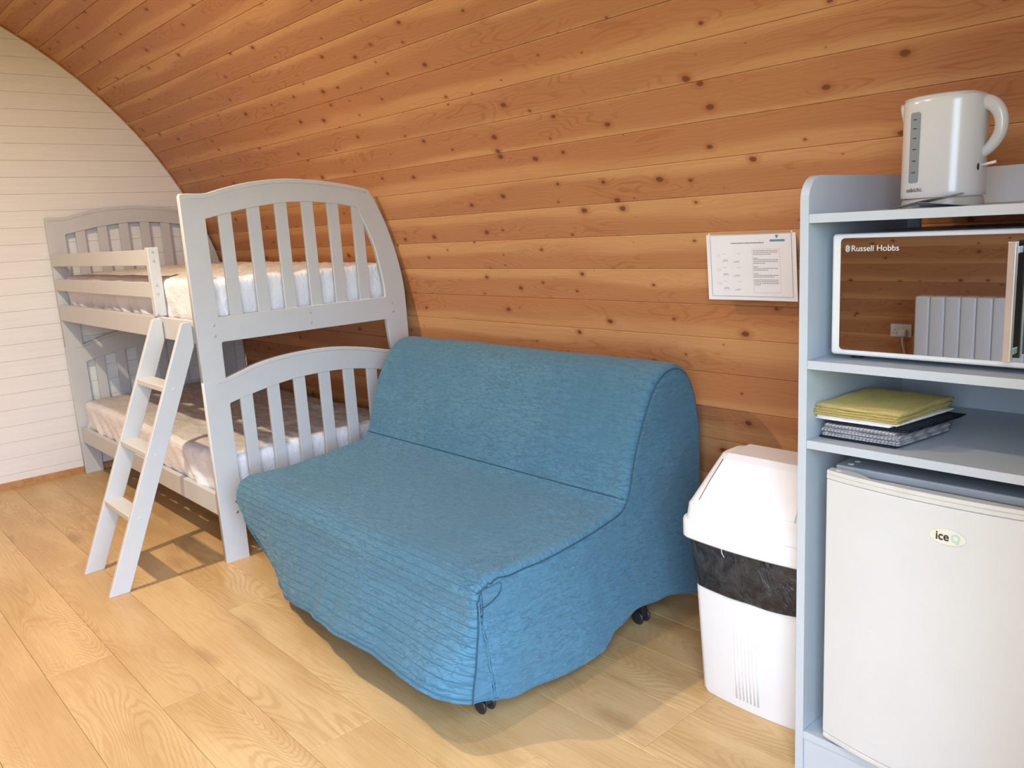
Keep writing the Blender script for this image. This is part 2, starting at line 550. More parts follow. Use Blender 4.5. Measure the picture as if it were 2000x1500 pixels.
def disc(name, c, r, axis, depth, mat, parent=None, n=14, dome=0.0):
    """a small button whose face points along +/- axis"""
    s = 1 if depth > 0 else -1
    def P(a, b, t):
        return {'x': (c[0] + t, c[1] + a, c[2] + b), 'y': (c[0] + a, c[1] + t, c[2] + b), 'z': (c[0] + a, c[1] + b, c[2] + t)}[axis]
    V, F = [], []
    rows = [(r, 0), (r, depth * 0.7), (r * 0.8, depth)]
    for rr, t in rows:
        for k in range(n):
            w = 2 * math.pi * k / n
            V.append(P(rr * math.cos(w), rr * math.sin(w), t))
    for i in range(2):
        for k in range(n):
            l = (k + 1) % n
            F.append((i * n + k, i * n + l, (i + 1) * n + l, (i + 1) * n + k))
    F.append(tuple(range(n)))
    F.append(tuple(2 * n + k for k in range(n)))
    return mesh(name, V, F, mat, parent)

def text(name, s, size, origin, mat, parent=None, facing='-y', depth=0.0004, bold=0.0, xs=1.0, spacing=1.0):
    cu = bpy.data.curves.new(name, 'FONT')
    cu.body = s
    cu.size = size
    cu.extrude = depth
    cu.offset = bold
    cu.space_character = spacing
    tmp = bpy.data.objects.new('tmp', cu)
    COL.objects.link(tmp)
    dg = bpy.context.evaluated_depsgraph_get()
    me = bpy.data.meshes.new_from_object(tmp.evaluated_get(dg))
    bpy.data.objects.remove(tmp)
    for v in me.vertices:
        x, y, t = v.co
        v.co = (origin[0] + x * xs, origin[1] - t, origin[2] + y)
    me.name = name
    return link(name, me, mat, parent)

def dup_tree(o, off, label=None):
    c = o.copy()
    COL.objects.link(c)
    c.location = o.location + Vector(off)
    if label:
        c['label'] = label
    for ch in list(o.children):
        d = ch.copy()
        COL.objects.link(d)
        d.parent = c
        for g in list(ch.children):
            e = g.copy()
            COL.objects.link(e)
            e.parent = d
    return c

# ------------------------------------------------------------------ the room shell
YC, ZC, RC = -1.193, 0.518, 2.260      # the arch of the pod: centre and radius
XL, XR = -0.02, 4.96
SF = RC * math.asin(-ZC / RC)           # arc position where the arch meets the floor
YF = YC + math.sqrt(RC ** 2 - ZC ** 2)

def arc(s, r):
    a = s / RC
    return (YC + r * math.cos(a), ZC + r * math.sin(a))

seams = [SF + 0.02, -0.46, -0.34, -0.222, -0.099, 0.023, 0.131, 0.251, 0.370, 0.482, 0.600, 0.717, 0.832, 0.942, 1.052, 1.165, 1.273, 1.389, 1.497, 1.603]
CROWN = RC * math.pi / 2
while seams[-1] + 0.1115 < CROWN - 0.04:
    seams.append(seams[-1] + 0.1115)
full = seams + [2 * CROWN - s for s in reversed(seams)]
SPLIT1 = min(full, key=lambda s: abs(s - 1.72))
SPLIT2 = 2 * CROWN - SPLIT1

def shell(name, s0, s1):
    n = 24
    V, F = [], []
    for i in range(n + 1):
        s = s0 + (s1 - s0) * i / n
        for r in (RC + 0.0135, RC + 0.03):
            y, z = arc(s, r)
            V += [(XL, y, z), (XR, y, z)]
    for i in range(n):
        a, b = 4 * i, 4 * (i + 1)
        F += [(a, a + 1, b + 1, b), (a + 2, b + 2, b + 3, a + 3), (a, b, b + 2, a + 2), (a + 1, a + 3, b + 3, b + 1)]
    F += [(0, 2, 3, 1), (4 * n, 4 * n + 1, 4 * n + 3, 4 * n + 2)]
    return structure(mesh(name, V, F, M['backing']))

wall_back = shell('wall_back', SF - 0.02, SPLIT1)
ceiling = shell('ceiling', SPLIT1, SPLIT2)
wall_front = shell('wall_front', SPLIT2, 2 * CROWN - SF + 0.02)

def arch_board(s0, s1, parent):
    g, ch = 0.0003, 0.0020
    prof = [(s0 + g, RC + 0.013), (s0 + g, RC + 0.0022), (s0 + g + ch, RC), ((s0 + s1) / 2, RC), (s1 - g - ch, RC), (s1 - g, RC + 0.0022), (s1 - g, RC + 0.013)]
    V, U, F = [], [], []
    for s, r in prof:
        y, z = arc(s, r)
        for x in (XL - 0.0, XR):
            V.append((x, y, z))
            U.append((x, s - s0))
    m = len(prof)
    for i in range(m - 1):
        F.append((2 * i, 2 * i + 1, 2 * i + 3, 2 * i + 2))
    F.append((0, 2 * m - 2, 2 * m - 1, 1))
    F.append(tuple(2 * i for i in range(m)))
    F.append(tuple(2 * i + 1 for i in range(m)))
    return mesh('board', V, F, M['pine'], parent, uvs=U)

for a, b in zip(full, full[1:]):
    mid = (a + b) / 2
    arch_board(a, b, wall_back if mid < SPLIT1 else (ceiling if mid < SPLIT2 else wall_front))

# floor slab with separate planks running the length of the room
fb = bmesh.new()
add_box(fb, XL, XR + 0.0, 2 * YC - YF, YF, -0.05, -0.009)
floor = structure(from_bm('floor', fb, M['backing']))
ysm = [0.016 + 0.1935 * k for k in range(-18, 7)]
offs = {}
known = {-0.178: 1.045, -0.371: 0.585, -0.565: 1.505, -0.758: 1.062, 0.016: 0.62, 0.21: 1.22, 0.403: 1.22, -0.952: 0.45}
for k, y0 in enumerate(ysm):
    y1 = y0 + 0.1935
    ya, yb = max(y0, 2 * YC - YF), min(y1, YF)
    if yb - ya < 0.01:
        continue
    st = None
    for kk, vv in known.items():
        if abs(kk - y0) < 0.03:
            st = vv
    if st is None:
        st = random.random() * 1.38
    if abs(y0 + 0.178) < 0.03: st = 1.05
    if abs(y0 + 0.371) < 0.03: st = 0.617
    if abs(y0 + 0.565) < 0.03: st = 1.505 - 1.38
    xs = [XL]
    x = st - 1.38 * 2
    while x < XR:
        if x > XL + 0.05 and x < XR - 0.05:
            xs.append(x)
        x += 1.38
    xs.append(XR)
    for xa, xb in zip(xs, xs[1:]):
        g, c = 0.0004, 0.0012
        V = [(xa + g, ya + g, -0.009), (xb - g, ya + g, -0.009), (xb - g, yb - g, -0.009), (xa + g, yb - g, -0.009),
             (xa + g, ya + g, -c * 0.8), (xb - g, ya + g, -c * 0.8), (xb - g, yb - g, -c * 0.8), (xa + g, yb - g, -c * 0.8),
             (xa + g + c, ya + g + c, 0), (xb - g - c, ya + g + c, 0), (xb - g - c, yb - g - c, 0), (xa + g + c, yb - g - c, 0)]
        F = [(0, 1, 2, 3), (0, 1, 5, 4), (1, 2, 6, 5), (2, 3, 7, 6), (3, 0, 4, 7), (4, 5, 9, 8), (5, 6, 10, 9), (6, 7, 11, 10), (7, 4, 8, 11), (8, 9, 10, 11)]
        mesh('plank', V, F, M['oak'], floor, uvs=[(v[0], v[1]) for v in V])

def half_width(z, r=RC):
    return math.sqrt(max(0.0, r * r - (z - ZC) ** 2))

# far end wall of painted boards
def disc_wall(name, x0, x1, mat, hole=None):
    pts = []
    a0 = math.asin(-ZC / RC)
    n = 48
    for i in range(n + 1):
        a = a0 + (math.pi - 2 * a0) * i / n
        pts.append((YC + (RC + 0.012) * math.cos(a), max(0.0, ZC + (RC + 0.012) * math.sin(a)) - 0.0))
    pts[0] = (pts[0][0], -0.05)
    pts[-1] = (pts[-1][0], -0.05)
    if hole:
        y0, y1, z1 = hole
        pts = pts + [(y0, -0.05), (y0, z1), (y1, z1), (y1, -0.05)]
    return structure(prism(name, pts, 'x', x0, x1, mat))

wall_left = disc_wall('wall_left', XL - 0.05, XL - 0.012, M['groove'])
z = 0.434 - 0.0895 * 5
zz = []
while z < ZC + RC:
    zz.append(z)
    z += 0.0895
for z0 in zz:
    za, zb = max(z0, 0.0) + 0.0004, min(z0 + 0.0895, ZC + RC - 0.004) - 0.0004
    if zb - za < 0.01:
        continue
    def bwid(z):
        return half_width(z) - 0.001
    poly = []
    ns = 4
    for i in range(ns + 1):
        zt = za + (zb - za) * i / ns
        poly.append((YC + bwid(zt), zt))
    for i in range(ns, -1, -1):
        zt = za + (zb - za) * i / ns
        poly.append((YC - bwid(zt), zt))
    m = len(poly)
    c = 0.0013
    V = [(XL - 0.012, p[0], p[1]) for p in poly]
    zc_ = (za + zb) / 2
    V += [(XL - 0.0013, p[0], p[1]) for p in poly]
    V += [(XL, p[0], min(max(p[1], za + c), zb - c)) for p in poly]
    F = [tuple(range(m)), tuple(2 * m + i for i in range(m))]
    for r in range(2):
        for i in range(m):
            j = (i + 1) % m
            F.append((r * m + i, r * m + j, (r + 1) * m + j, (r + 1) * m + i))
    mesh('board', V, F, M['white_board'], wall_left)

# pine skirting at the foot of the far end wall
structure(prism('baseboard_left', [(XL, 0.0), (XL + 0.016, 0.0), (XL + 0.015, 0.030), (XL + 0.004, 0.036), (XL, 0.036)], 'y', 2 * YC - YF + 0.01, YF - 0.01, M['pine_trim']))
# thin brown strip drawn in for the shadow line between arch and end wall
tp = []
for i in range(61):
    s = SF + 0.03 + (2 * CROWN - 2 * SF - 0.06) * i / 60
    y, z = arc(s, RC - 0.004)
    tp.append((XL + 0.004, y, z))
structure(tube('shadow_strip_1', tp, 0.004, M['pine_trim'], n=6))

# near end wall with the open doorway behind the camera
wall_right = disc_wall('wall_right', XR, XR + 0.09, M['white_board'], hole=(-2.13, -0.25, 2.02))
dr = bmesh.new()
add_box(dr, XR - 0.0, XR + 0.10, -2.17, -2.13, 0, 2.06)
add_box(dr, XR - 0.0, XR + 0.10, -0.25, -0.21, 0, 2.06)
add_box(dr, XR - 0.0, XR + 0.10, -2.13, -0.25, 2.02, 2.06)
add_box(dr, XR - 0.0, XR + 0.10, -2.13, -0.25, -0.05, 0.004)
structure(from_bm('door_1', dr, M['white_board'], bevel=0.002))
gb = bmesh.new()
add_box(gb, XR + 0.10, 40, -30, 30, -0.25, -0.06)
structure(from_bm('ground', gb, M['grass']))

# ------------------------------------------------------------------ bunk bed
bed = thing('bunk_bed', 'grey painted wooden bunk bed with slatted arched ends against the curved pine wall', 'bunk bed', (1.0, 0.48, 0))
BL = 2.011
up_out = [(0.002, 0.748), (0.002, 1.455), (0.006, 1.462)] + crom([(0.03, 1.463), (0.10, 1.463), (0.169, 1.480), (0.283, 1.503), (0.43, 1.515), (0.583, 1.507), (0.712, 1.490), (0.812, 1.471)], 5) + \
    crom([(0.828, 1.463), (0.868, 1.391), (0.903, 1.311), (0.932, 1.225), (0.953, 1.144), (0.968, 1.06), (0.974, 0.98), (0.975, 0.748)], 4)
low_edge = [(0.880, 0.748)] + [(0.872, 0.84), (0.868, 0.888), (0.862, 0.897)] + [(0.098, 0.897), (0.091, 0.890), (0.090, 0.748)]
up_hole = [(0.090, 0.993)] + [(0.088, 1.370)] + crom([(0.092, 1.373), (0.202, 1.396), (0.271, 1.408), (0.419, 1.4255), (0.543, 1.4255), (0.67, 1.413), (0.758, 1.398)], 4) + \
    crom([(0.765, 1.392), (0.802, 1.310), (0.836, 1.225), (0.855, 1.133), (0.868, 1.05), (0.869, 0.993)], 3)
low_out = [(0.002, 0.0), (0.002, 0.745)] + crom([(0.05, 0.746), (0.092, 0.749), (0.15, 0.765), (0.223, 0.786), (0.30, 0.799), (0.377, 0.806), (0.47, 0.809), (0.57, 0.806), (0.66, 0.795), (0.75, 0.779), (0.83, 0.760), (0.88, 0.749), (0.93, 0.746), (0.975, 0.746)], 3) + [(0.975, 0.0)]
low_foot = [(0.880, 0.0), (0.880, 0.178), (0.872, 0.186), (0.104, 0.186), (0.096, 0.178), (0.096, 0.0)]
low_hole = [(0.094, 0.290), (0.094, 0.645)] + crom([(0.098, 0.651), (0.155, 0.665), (0.263, 0.686), (0.35, 0.699), (0.439, 0.7065), (0.53, 0.708), (0.612, 0.705), (0.70, 0.695), (0.787, 0.679), (0.874, 0.655)], 3) + [(0.880, 0.648), (0.880, 0.290)]

def top_at(poly, y):
    best = 0
    for a, b in zip(poly, poly[1:]):
        lo, hi = sorted((a[0], b[0]))
        if lo <= y <= hi and hi > lo:
            best = max(best, a[1] + (b[1] - a[1]) * (y - a[0]) / (b[0] - a[0]))
    return best

for side, (x0, x1) in enumerate(((0.0, 0.025), (BL - 0.025, BL))):
    nm = 'headboard' if side == 0 else 'footboard'
    fu = holed('upper_' + nm, [up_out + low_edge, up_hole], x0, x1, M['bed'], bed)
    fl = holed('lower_' + nm, [low_out + low_foot, low_hole], x0, x1, M['bed'], bed)
    xm = (x0 + x1) / 2
    for k in range(6):
        y = 0.170 + 0.1192 * k
        zt = min(top_at(up_hole, y - 0.026), top_at(up_hole, y + 0.026)) if k < 5 else 1.385
        if k < 5:
            box('slat', xm - 0.007, xm + 0.007, y - 0.0262, y + 0.0262, 0.990, max(top_at(up_hole, y - 0.026), top_at(up_hole, y + 0.026)) + 0.003, M['bed'], fu, 0.002)
        else:
            prism('slat', [(y - 0.0262, 0.99), (y - 0.0262, 1.402), (y + 0.0, 1.396), (y + 0.0262, 1.345), (y + 0.0262, 0.99)], 'x', xm - 0.007, xm + 0.007, M['bed'], fu, 0.0015)
        box('slat', xm - 0.007, xm + 0.007, y - 0.0262, y + 0.0262, 0.287, max(top_at(low_hole, y - 0.026), top_at(low_hole, y + 0.026)) + 0.003, M['bed'], fl, 0.002)
    # shallow routed line that follows the arch of the lower end and joint line above it
    xo = BL + 0.0006 if side else 0.025 + 0.0006
    gl = [(xo, y, z - 0.012) for y, z in low_out[1:-1] if 0.004 < y < 0.97]
    tube('routed_line', [(xo - 0.0008, y, z) for _, y, z in gl], 0.0014, M['cap'], fl, n=5)
    gu = [(xo - 0.0008, y, z - 0.014) for y, z in up_out[2:] if 0.004 < y < 0.82]
    tube('routed_line', gu, 0.0012, M['cap'], fu, n=5)
    bx = BL if side else 0.0
    sg = 1 if side else -1
    for (y, z) in ((0.070, 0.963), (0.070, 0.921), (0.487, 0.966), (0.488, 0.924), (0.901, 0.965), (0.903, 0.925)):
        disc('bolt', (bx, y, z), 0.0058, 'x', 0.002 * sg, M['cap'], fu)
    for (y, z) in ((0.070, 0.245), (0.069, 0.201)):
        disc('bolt', (bx, y, z), 0.0062, 'x', 0.003 * sg, M['bolt'], fl)

# long rails
box('side_rail', 0.025, BL - 0.025, 0.0, 0.022, 0.898, 0.987, M['bed'], bed, 0.0025)
box('side_rail', 0.025, BL - 0.025, 0.935, 0.957, 0.898, 0.987, M['bed'], bed, 0.0025)
box('side_rail', 0.025, BL - 0.025, 0.012, 0.034, 0.188, 0.278, M['bed'], bed, 0.0025)
box('side_rail', 0.025, BL - 0.025, 0.935, 0.957, 0.188, 0.278, M['bed'], bed, 0.0025)
box('guard_rail', 0.025, 1.566, -0.001, 0.021, 1.200, 1.266, M['bed'], bed, 0.0025)
box('guard_rail', 0.025, 1.566, -0.001, 0.021, 1.066, 1.130, M['bed'], bed, 0.0025)
gp = box('guard_post', 1.566, 1.600, -0.004, 0.042, 0.9875, 1.275, M['bed'], bed, 0.003)
for z in (1.256, 1.220, 1.118, 1.082):
    disc('bolt', (1.600, 0.016, z), 0.0052, 'x', 0.002, M['cap'], gp)
disc('bolt', (1.600, 0.006, 0.993), 0.006, 'x', 0.008, M['bolt'], gp)
for lv, zz_ in ((0, 0.905), (1, 0.196)):
    for yy in (0.0235, 0.913):
        yo = yy + (0.012 if lv == 1 and yy < 0.5 else 0)
        box('slat_ledge', 0.027, BL - 0.027, yo, yo + 0.02, zz_, zz_ + 0.03, M['bed'], bed, 0.001)
    for k in range(11):
        xk = 0.13 + k * 0.175
        box('base_slat', xk - 0.035, xk + 0.035, 0.040, 0.925, zz_ + 0.0305, zz_ + 0.045, M['pine_trim'], bed, 0.001)

# ladder hooked over the upper rail
lad = thing('bunk_ladder', 'grey wooden three-rung ladder leaning on the front of the bunk bed', 'ladder', (1.82, -0.24, 0))
rail_poly = [(-0.443, 0.0), (-0.368, 0.0), (-0.006, 0.892), (-0.006, 0.978), (-0.012, 0.986), (-0.038, 0.986), (-0.046, 0.978)]
for x1 in (1.667, 1.986):
    rl = prism('ladder_rail', rail_poly, 'x', x1 - 0.020, x1, M['bed'], lad, 0.0025)
    for zr in (0.272, 0.50, 0.738):
        yc_ = -0.443 + 0.408 * zr + 0.036
        disc('screw_cap', (x1, yc_, zr), 0.006, 'x', 0.0018, M['bed'], rl)
for zr in (0.285, 0.514, 0.752):
    y0 = -0.443 + 0.408 * (zr - 0.012) + 0.002
    box('rung', 1.667, 1.966, y0, y0 + 0.069, zr - 0.024, zr, M['bed'], lad, 0.004, 3)

# ------------------------------------------------------------------ mattresses
def soft_box(name, x0, x1, y0, y1, z0, z1, mat, parent=None, r=0.03, amp=0.006, seed=0, nx=90, ny=44, nz=10, fold=0.0, topmat=None, crown=0.0):
    """box with rounded edges, cloth creases and a separate top if asked"""
    V, F = [], []
    idx = {}
    cx, cy, cz = (x0 + x1) / 2, (y0 + y1) / 2, (z0 + z1) / 2
    hx, hy, hz = (x1 - x0) / 2, (y1 - y0) / 2, (z1 - z0) / 2
    def vert(i, j, k):
        key = (i, j, k)
        if key in idx:
            return idx[key]
        p = Vector((x0 + (x1 - x0) * i / nx, y0 + (y1 - y0) * j / ny, z0 + (z1 - z0) * k / nz))
        q = Vector((max(x0 + r, min(x1 - r, p.x)), max(y0 + r, min(y1 - r, p.y)), max(z0 + r, min(z1 - r, p.z))))
        d = p - q
        if d.length > 1e-9:
            # pull the box surface in to the rounded one
            d = d.normalized() * r
            p = q + d
        n = d.normalized() if d.length > 1e-9 else Vector((0, 0, 1))
        a = noise.noise(Vector((p.x * 5 + seed, p.y * 9, p.z * 9))) * amp + noise.noise(Vector((p.x * 14 + seed, p.y * 26, p.z * 20))) * amp * 0.5
        p = p + n * a
        if fold and n.y < -0.3:
            w = (p.z - z0) / (z1 - z0)
            g = abs(noise.noise(Vector((p.x * 7 + w * 1.8 + seed, seed, 0))))
            p.y += fold * (0.5 - g * 2.2) * max(0, 1 - w)
        if crown and p.z > cz:
            p.z += crown * (1 - ((p.x - cx) / hx) ** 2) * (1 - ((p.y - cy) / hy) ** 2)
        V.append(p)
        idx[key] = len(V) - 1
        return idx[key]
    for i in range(nx):
        for j in range(ny):
            for k in (0, nz):
                F.append((vert(i, j, k), vert(i + 1, j, k), vert(i + 1, j + 1, k), vert(i, j + 1, k)))
        for k in range(nz):
            for j in (0, ny):
                F.append((vert(i, j, k), vert(i + 1, j, k), vert(i + 1, j, k + 1), vert(i, j, k + 1)))
    for j in range(ny):
        for k in range(nz):
            for i in (0, nx):
                F.append((vert(i, j, k), vert(i, j + 1, k), vert(i, j + 1, k + 1), vert(i, j, k + 1)))
    return mesh(name, V, F, mat, parent, smooth=True)

def mattress(label, x0, x1, y0, y1, z0, z1, seed, crown):
    m = thing('mattress', label, 'mattress', ((x0 + x1) / 2, (y0 + y1) / 2, z0), 'single mattresses on the bunk bed')
    soft_box('fitted_cover', x0, x1, y0, y1, z0, z1, M['mattress'], m, 0.028, 0.007, seed, fold=0.018)
    # quilted top layer
    nx, ny = 110, 60
    V, F = [], []
    for i in range(nx + 1):
        for j in range(ny + 1):
            fx, fy = i / nx, j / ny
            ins = 0.03 + 0.012 * noise.noise(Vector((fx * 20, fy * 20, seed)))
            x = x0 + ins + (x1 - x0 - 2 * ins) * fx
            y = y0 + ins + (y1 - y0 - 2 * ins) * fy
            e = min(fx, 1 - fx, (fy) * 0.5, (1 - fy) * 0.5)
            edge = min(1.0, e * 22)
            z = z1 + 0.003 + crown * (1 - (2 * fx - 1) ** 2) * (1 - (2 * fy - 1) ** 2) * 1.0
            z += edge * (0.006 + 0.010 * noise.noise(Vector((x * 4 + seed, y * 7, 3))) + 0.006 * noise.noise(Vector((x * 13, y * 24 + seed, 9))) + 0.004 * noise.noise(Vector((x * 30, y * 50 + seed, 9)))) 
            V.append((x, y, z))
    for i in range(nx):
        for j in range(ny):
            a = i * (ny + 1) + j
            F.append((a, a + ny + 1, a + ny + 2, a + 1))
    n0 = len(V)
    ring = [i * (ny + 1) for i in range(nx + 1)] + [nx * (ny + 1) + j for j in range(1, ny + 1)] + [i * (ny + 1) + ny for i in range(nx - 1, -1, -1)] + [j for j in range(ny - 1, 0, -1)]
    for a in ring:
        v = V[a]
        V.append((v[0], v[1], z1 - 0.01))
    for q in range(len(ring)):
        w = (q + 1) % len(ring)
        F.append((ring[q], ring[w], n0 + w, n0 + q))
    mesh('quilted_top', V, F, M['topper'], m, smooth=True)
    return m

mattress('upper mattress with white sheet on the top bunk behind the guard rails', 0.045, 1.968, 0.045, 0.925, 0.951, 1.142, 3.0, 0.020)
mattress('lower mattress with rumpled white cover on the bottom bunk', 0.045, 1.968, 0.040, 0.925, 0.2425, 0.425, 8.0, 0.008)

# ------------------------------------------------------------------ sofa
sofa = thing('sofa_bed', 'blue quilted two-seat sofa bed in a loose cover standing in front of the pine wall', 'sofa', (2.92, 0.45, 0))
XA, XB = 2.205, 3.625
prof_fixed = [(-0.010, 0.30), (-0.008, 0.345), (0.006, 0.378), (0.032, 0.397), (0.08, 0.404), (0.20, 0.400), (0.33, 0.408), (0.46, 0.422), (0.545, 0.437), (0.580, 0.455), (0.600, 0.500),
              (0.622, 0.575), (0.654, 0.655), (0.690, 0.725), (0.730, 0.785), (0.775, 0.820), (0.82, 0.833), (0.865, 0.829), (0.915, 0.796), (0.950, 0.735), (0.972, 0.65), (0.982, 0.55), (0.982, 0.30), (0.975, 0.07)]
hem_front = [(2.205, 0.060, 0.060), (2.30, 0.030, 0.035), (2.388, 0.003, 0.035), (2.542, -0.036, 0.045), (2.706, -0.066, 0.075), (2.853, -0.081, 0.1), (2.977, -0.112, 0.12), (3.108, -0.135, 0.135), (3.213, -0.136, 0.145), (3.3, -0.136, 0.15), (3.383, -0.142, 0.15), (3.468, -0.150, 0.15), (3.538, -0.152, 0.15), (3.585, -0.138, 0.140), (3.61, -0.110, 0.128), (3.63, -0.065, 0.108)]
hem_right = [(-0.065, 0.106), (0.108, 0.068), (0.26, 0.052), (0.43, 0.048), (0.50, 0.095), (0.60, 0.118), (0.72, 0.105), (0.95, 0.060)]

def profile_at(x):
    hy, hz = lerp_pts(hem_front, x)
    p = [(hy, hz), (hy + (-0.012 - hy) * 0.42, hz + (0.30 - hz) * 0.36), (hy + (-0.012 - hy) * 0.8, hz + (0.30 - hz) * 0.72)] + prof_fixed
    return crom(p, 5)

NP = len(profile_at(2.5))
lens = [0.0]
pr = profile_at(2.9)
for a, b in zip(pr, pr[1:]):
    lens.append(lens[-1] + math.hypot(b[0] - a[0], b[1] - a[1]))
NX = 150
RE = 0.024
def sofa_pt(u, v):
    """u 0..1 along the sofa, v index on the profile"""
    x = XA + (XB - XA) * u
    p = profile_at(x)
    y, z = p[v]
    a, b = p[max(v - 1, 0)], p[min(v + 1, NP - 1)]
    ty, tz = b[0] - a[0], b[1] - a[1]
    l = math.hypot(ty, tz) or 1
    ny, nz = -tz / l, ty / l          # outward normal
    d = min(x - XA, XB - x)
    inset = 0.0
    if d < RE:
        q = 1 - d / RE
        inset = RE * (1 - math.sqrt(max(0, 1 - q * q))) * 0.75
    drop = max(0.0, min(1.0, (0.30 - z) / 0.24)) if y < 0.3 else 0.0
    if u > 0.5:
        x += 0.042 * drop * max(0.0, (u - 0.5) * 2)
    else:
        x += 0.13 * drop * (0.5 - u) * 2
    amp = 0.0035 + 0.004 * (1 if z < 0.33 and y < 0.2 else 0)
    n = noise.noise(Vector((x * 4.0, lens[v] * 3.0, 1.0))) * amp + noise.noise(Vector((x * 11.0, lens[v] * 16.0, 5.0))) * 0.0028
    # puckering at the front right corner of the seat
    dc = math.hypot(x - 3.58, (y - 0.04) * 1.0)
    if z > 0.34 and dc < 0.16:
        n += 0.010 * math.sin(40 * math.atan2(y - 0.0, x - 3.64)) * max(0, 1 - dc / 0.16) * 0.6
    # soft crease line behind the seat
    n -= 0.006 * math.exp(-((lens[v] - lens[60]) / 0.02) ** 2) * 0
    # gentle belly of the seat
    k = n - inset
    return (x, y + ny * k, z + nz * k)

V, U, F = [], [], []
for i in range(NX + 1):
    u = i / NX
    # denser samples near both ends
    u = 0.5 - 0.5 * math.cos(math.pi * u) if False else u
    if i <= 6:
        u = (RE * (i / 6) ** 1.6) / (XB - XA)
    elif i >= NX - 6:
        u = 1 - (RE * ((NX - i) / 6) ** 1.6) / (XB - XA)
    else:
        u = RE / (XB - XA) + (1 - 2 * RE / (XB - XA)) * (i - 6) / (NX - 12)
    for v in range(NP):
        q = sofa_pt(u, v)
        V.append(q)
        U.append((q[0], lens[v]))
for i in range(NX):
    for v in range(NP - 1):
        a = i * NP + v
        F.append((a, a + NP, a + NP + 1, a + 1))
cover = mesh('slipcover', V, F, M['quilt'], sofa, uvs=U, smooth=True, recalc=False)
sol = cover.modifiers.new('thickness', 'SOLIDIFY')
sol.thickness = 0.004
sol.offset = -1

def front_y(x, z):
    best = None
    for (ya, za), (yb, zb) in zip(profile_at(XA)[:16], profile_at(XA)[1:17]):
        if za <= z <= zb:
            best = ya + (yb - ya) * (z - za) / max(1e-6, zb - za)
    return best if best is not None else (profile_at(XA)[0][0] if z < 0.2 else -0.01)

def side_panel(right):
    u = 1.0 if right else 0.0
    V, U, F = [], [], []
    NJ = 26
    ymax = -9
    for v in range(NP):
        x0, y0, z0 = sofa_pt(u, v)
        if right:
            yh = y0
            hz = lerp_pts(hem_right, max(-0.065, y0))[0]
        else:
            hz = 0.055 + 0.16 * min(1.0, max(0.0, (y0 - 0.06) / 0.12))
        hz = min(hz, z0)
        drop_total = max(0.0, min(1.0, (z0 - hz) / 0.24))
        for j in range(NJ + 1):
            t = j / NJ
            z = z0 + (hz - z0) * t
            dr = max(0.0, min(1.0, (0.30 - z) / 0.24))
            dr0 = max(0.0, min(1.0, (0.30 - z0) / 0.24)) if y0 < 0.3 else 0.0
            if right:
                x = x0 + 0.042 * (dr - dr0) * (1 - 0.35 * min(1, max(0, y0))) 
            else:
                x = x0 + 0.13 * (dr - dr0)
            y1 = y0
            if not right and z < 0.30:
                y1 = max(y0, front_y(x0, z))
            x += (noise.noise(Vector((y0 * 5, z * 5, 4))) * 0.010 + noise.noise(Vector((y0 * 14, z * 14, 7))) * 0.003) * math.sin(math.pi * min(t * 1.2, 0.5)) * (1 if right else -1)
            V.append((x, y1, z))
            U.append((y0 + 7.0, z + 0.5))
    for v in range(NP - 1):
        for j in range(NJ):
            a = v * (NJ + 1) + j
            F.append((a, a + 1, a + NJ + 2, a + NJ + 1) if not right else (a, a + NJ + 1, a + NJ + 2, a + 1))
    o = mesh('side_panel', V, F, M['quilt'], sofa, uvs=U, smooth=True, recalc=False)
    s = o.modifiers.new('thickness', 'SOLIDIFY')
    s.thickness = 0.004
    s.offset = -1
    return o, V, NJ
rp, RV, NJ = side_panel(True)
side_panel(False)
# sewn seams: along the right edge, the crease and the vertical front corner
seam_r = [Vector(sofa_pt(1.0, v)) + Vector((0.0030, -0.0030 if v < 22 else 0, 0.0012)) for v in range(0, NP - 12)]
tube('seam', seam_r, 0.0015, M['piping'], sofa, n=6)
cv = min(range(NP), key=lambda v: abs(pr[v][0] - 0.585) + abs(pr[v][1] - 0.462))
tube('seam', [Vector(sofa_pt(0.004 + 0.992 * i / 60, cv)) + Vector((0, -0.0012, 0.0008)) for i in range(61)], 0.0018, M['piping'], sofa, n=6)
# hem stitching along the bottom of the cover
tube('hem', [sofa_pt(i / 120, 1) for i in range(121)], 0.0028, M['quilt'], sofa, n=6)
tube('hem', [Vector(RV[v * (NJ + 1) + NJ]) + Vector((0.001, 0, 0.004)) for v in range(0, NP - 4)], 0.0028, M['quilt'], sofa, n=6)
# the seat / back seam that drops down the right side panel
cr = RV[cv * (NJ + 1):(cv + 1) * (NJ + 1)]
tube('seam', [Vector(p) + Vector((0.0022, 0.0 + 0.03 * (i / 26), 0)) for i, p in enumerate(cr[:17])], 0.0014, M['quilt'], sofa, n=6)
# folded corner flap at the seat's front right corner
fl = [sofa_pt(1.0, 0)]
tube('corner_seam', crom([(XB + 0.004, 0.004, 0.372), (XB + 0.004, 0.040, 0.376), (XB + 0.003, 0.085, 0.376), (XB + 0.005, 0.082, 0.352), (XB + 0.006, 0.050, 0.334), (XB + 0.007, 0.012, 0.328)], 4), 0.0013, M['piping'], sofa, n=6)
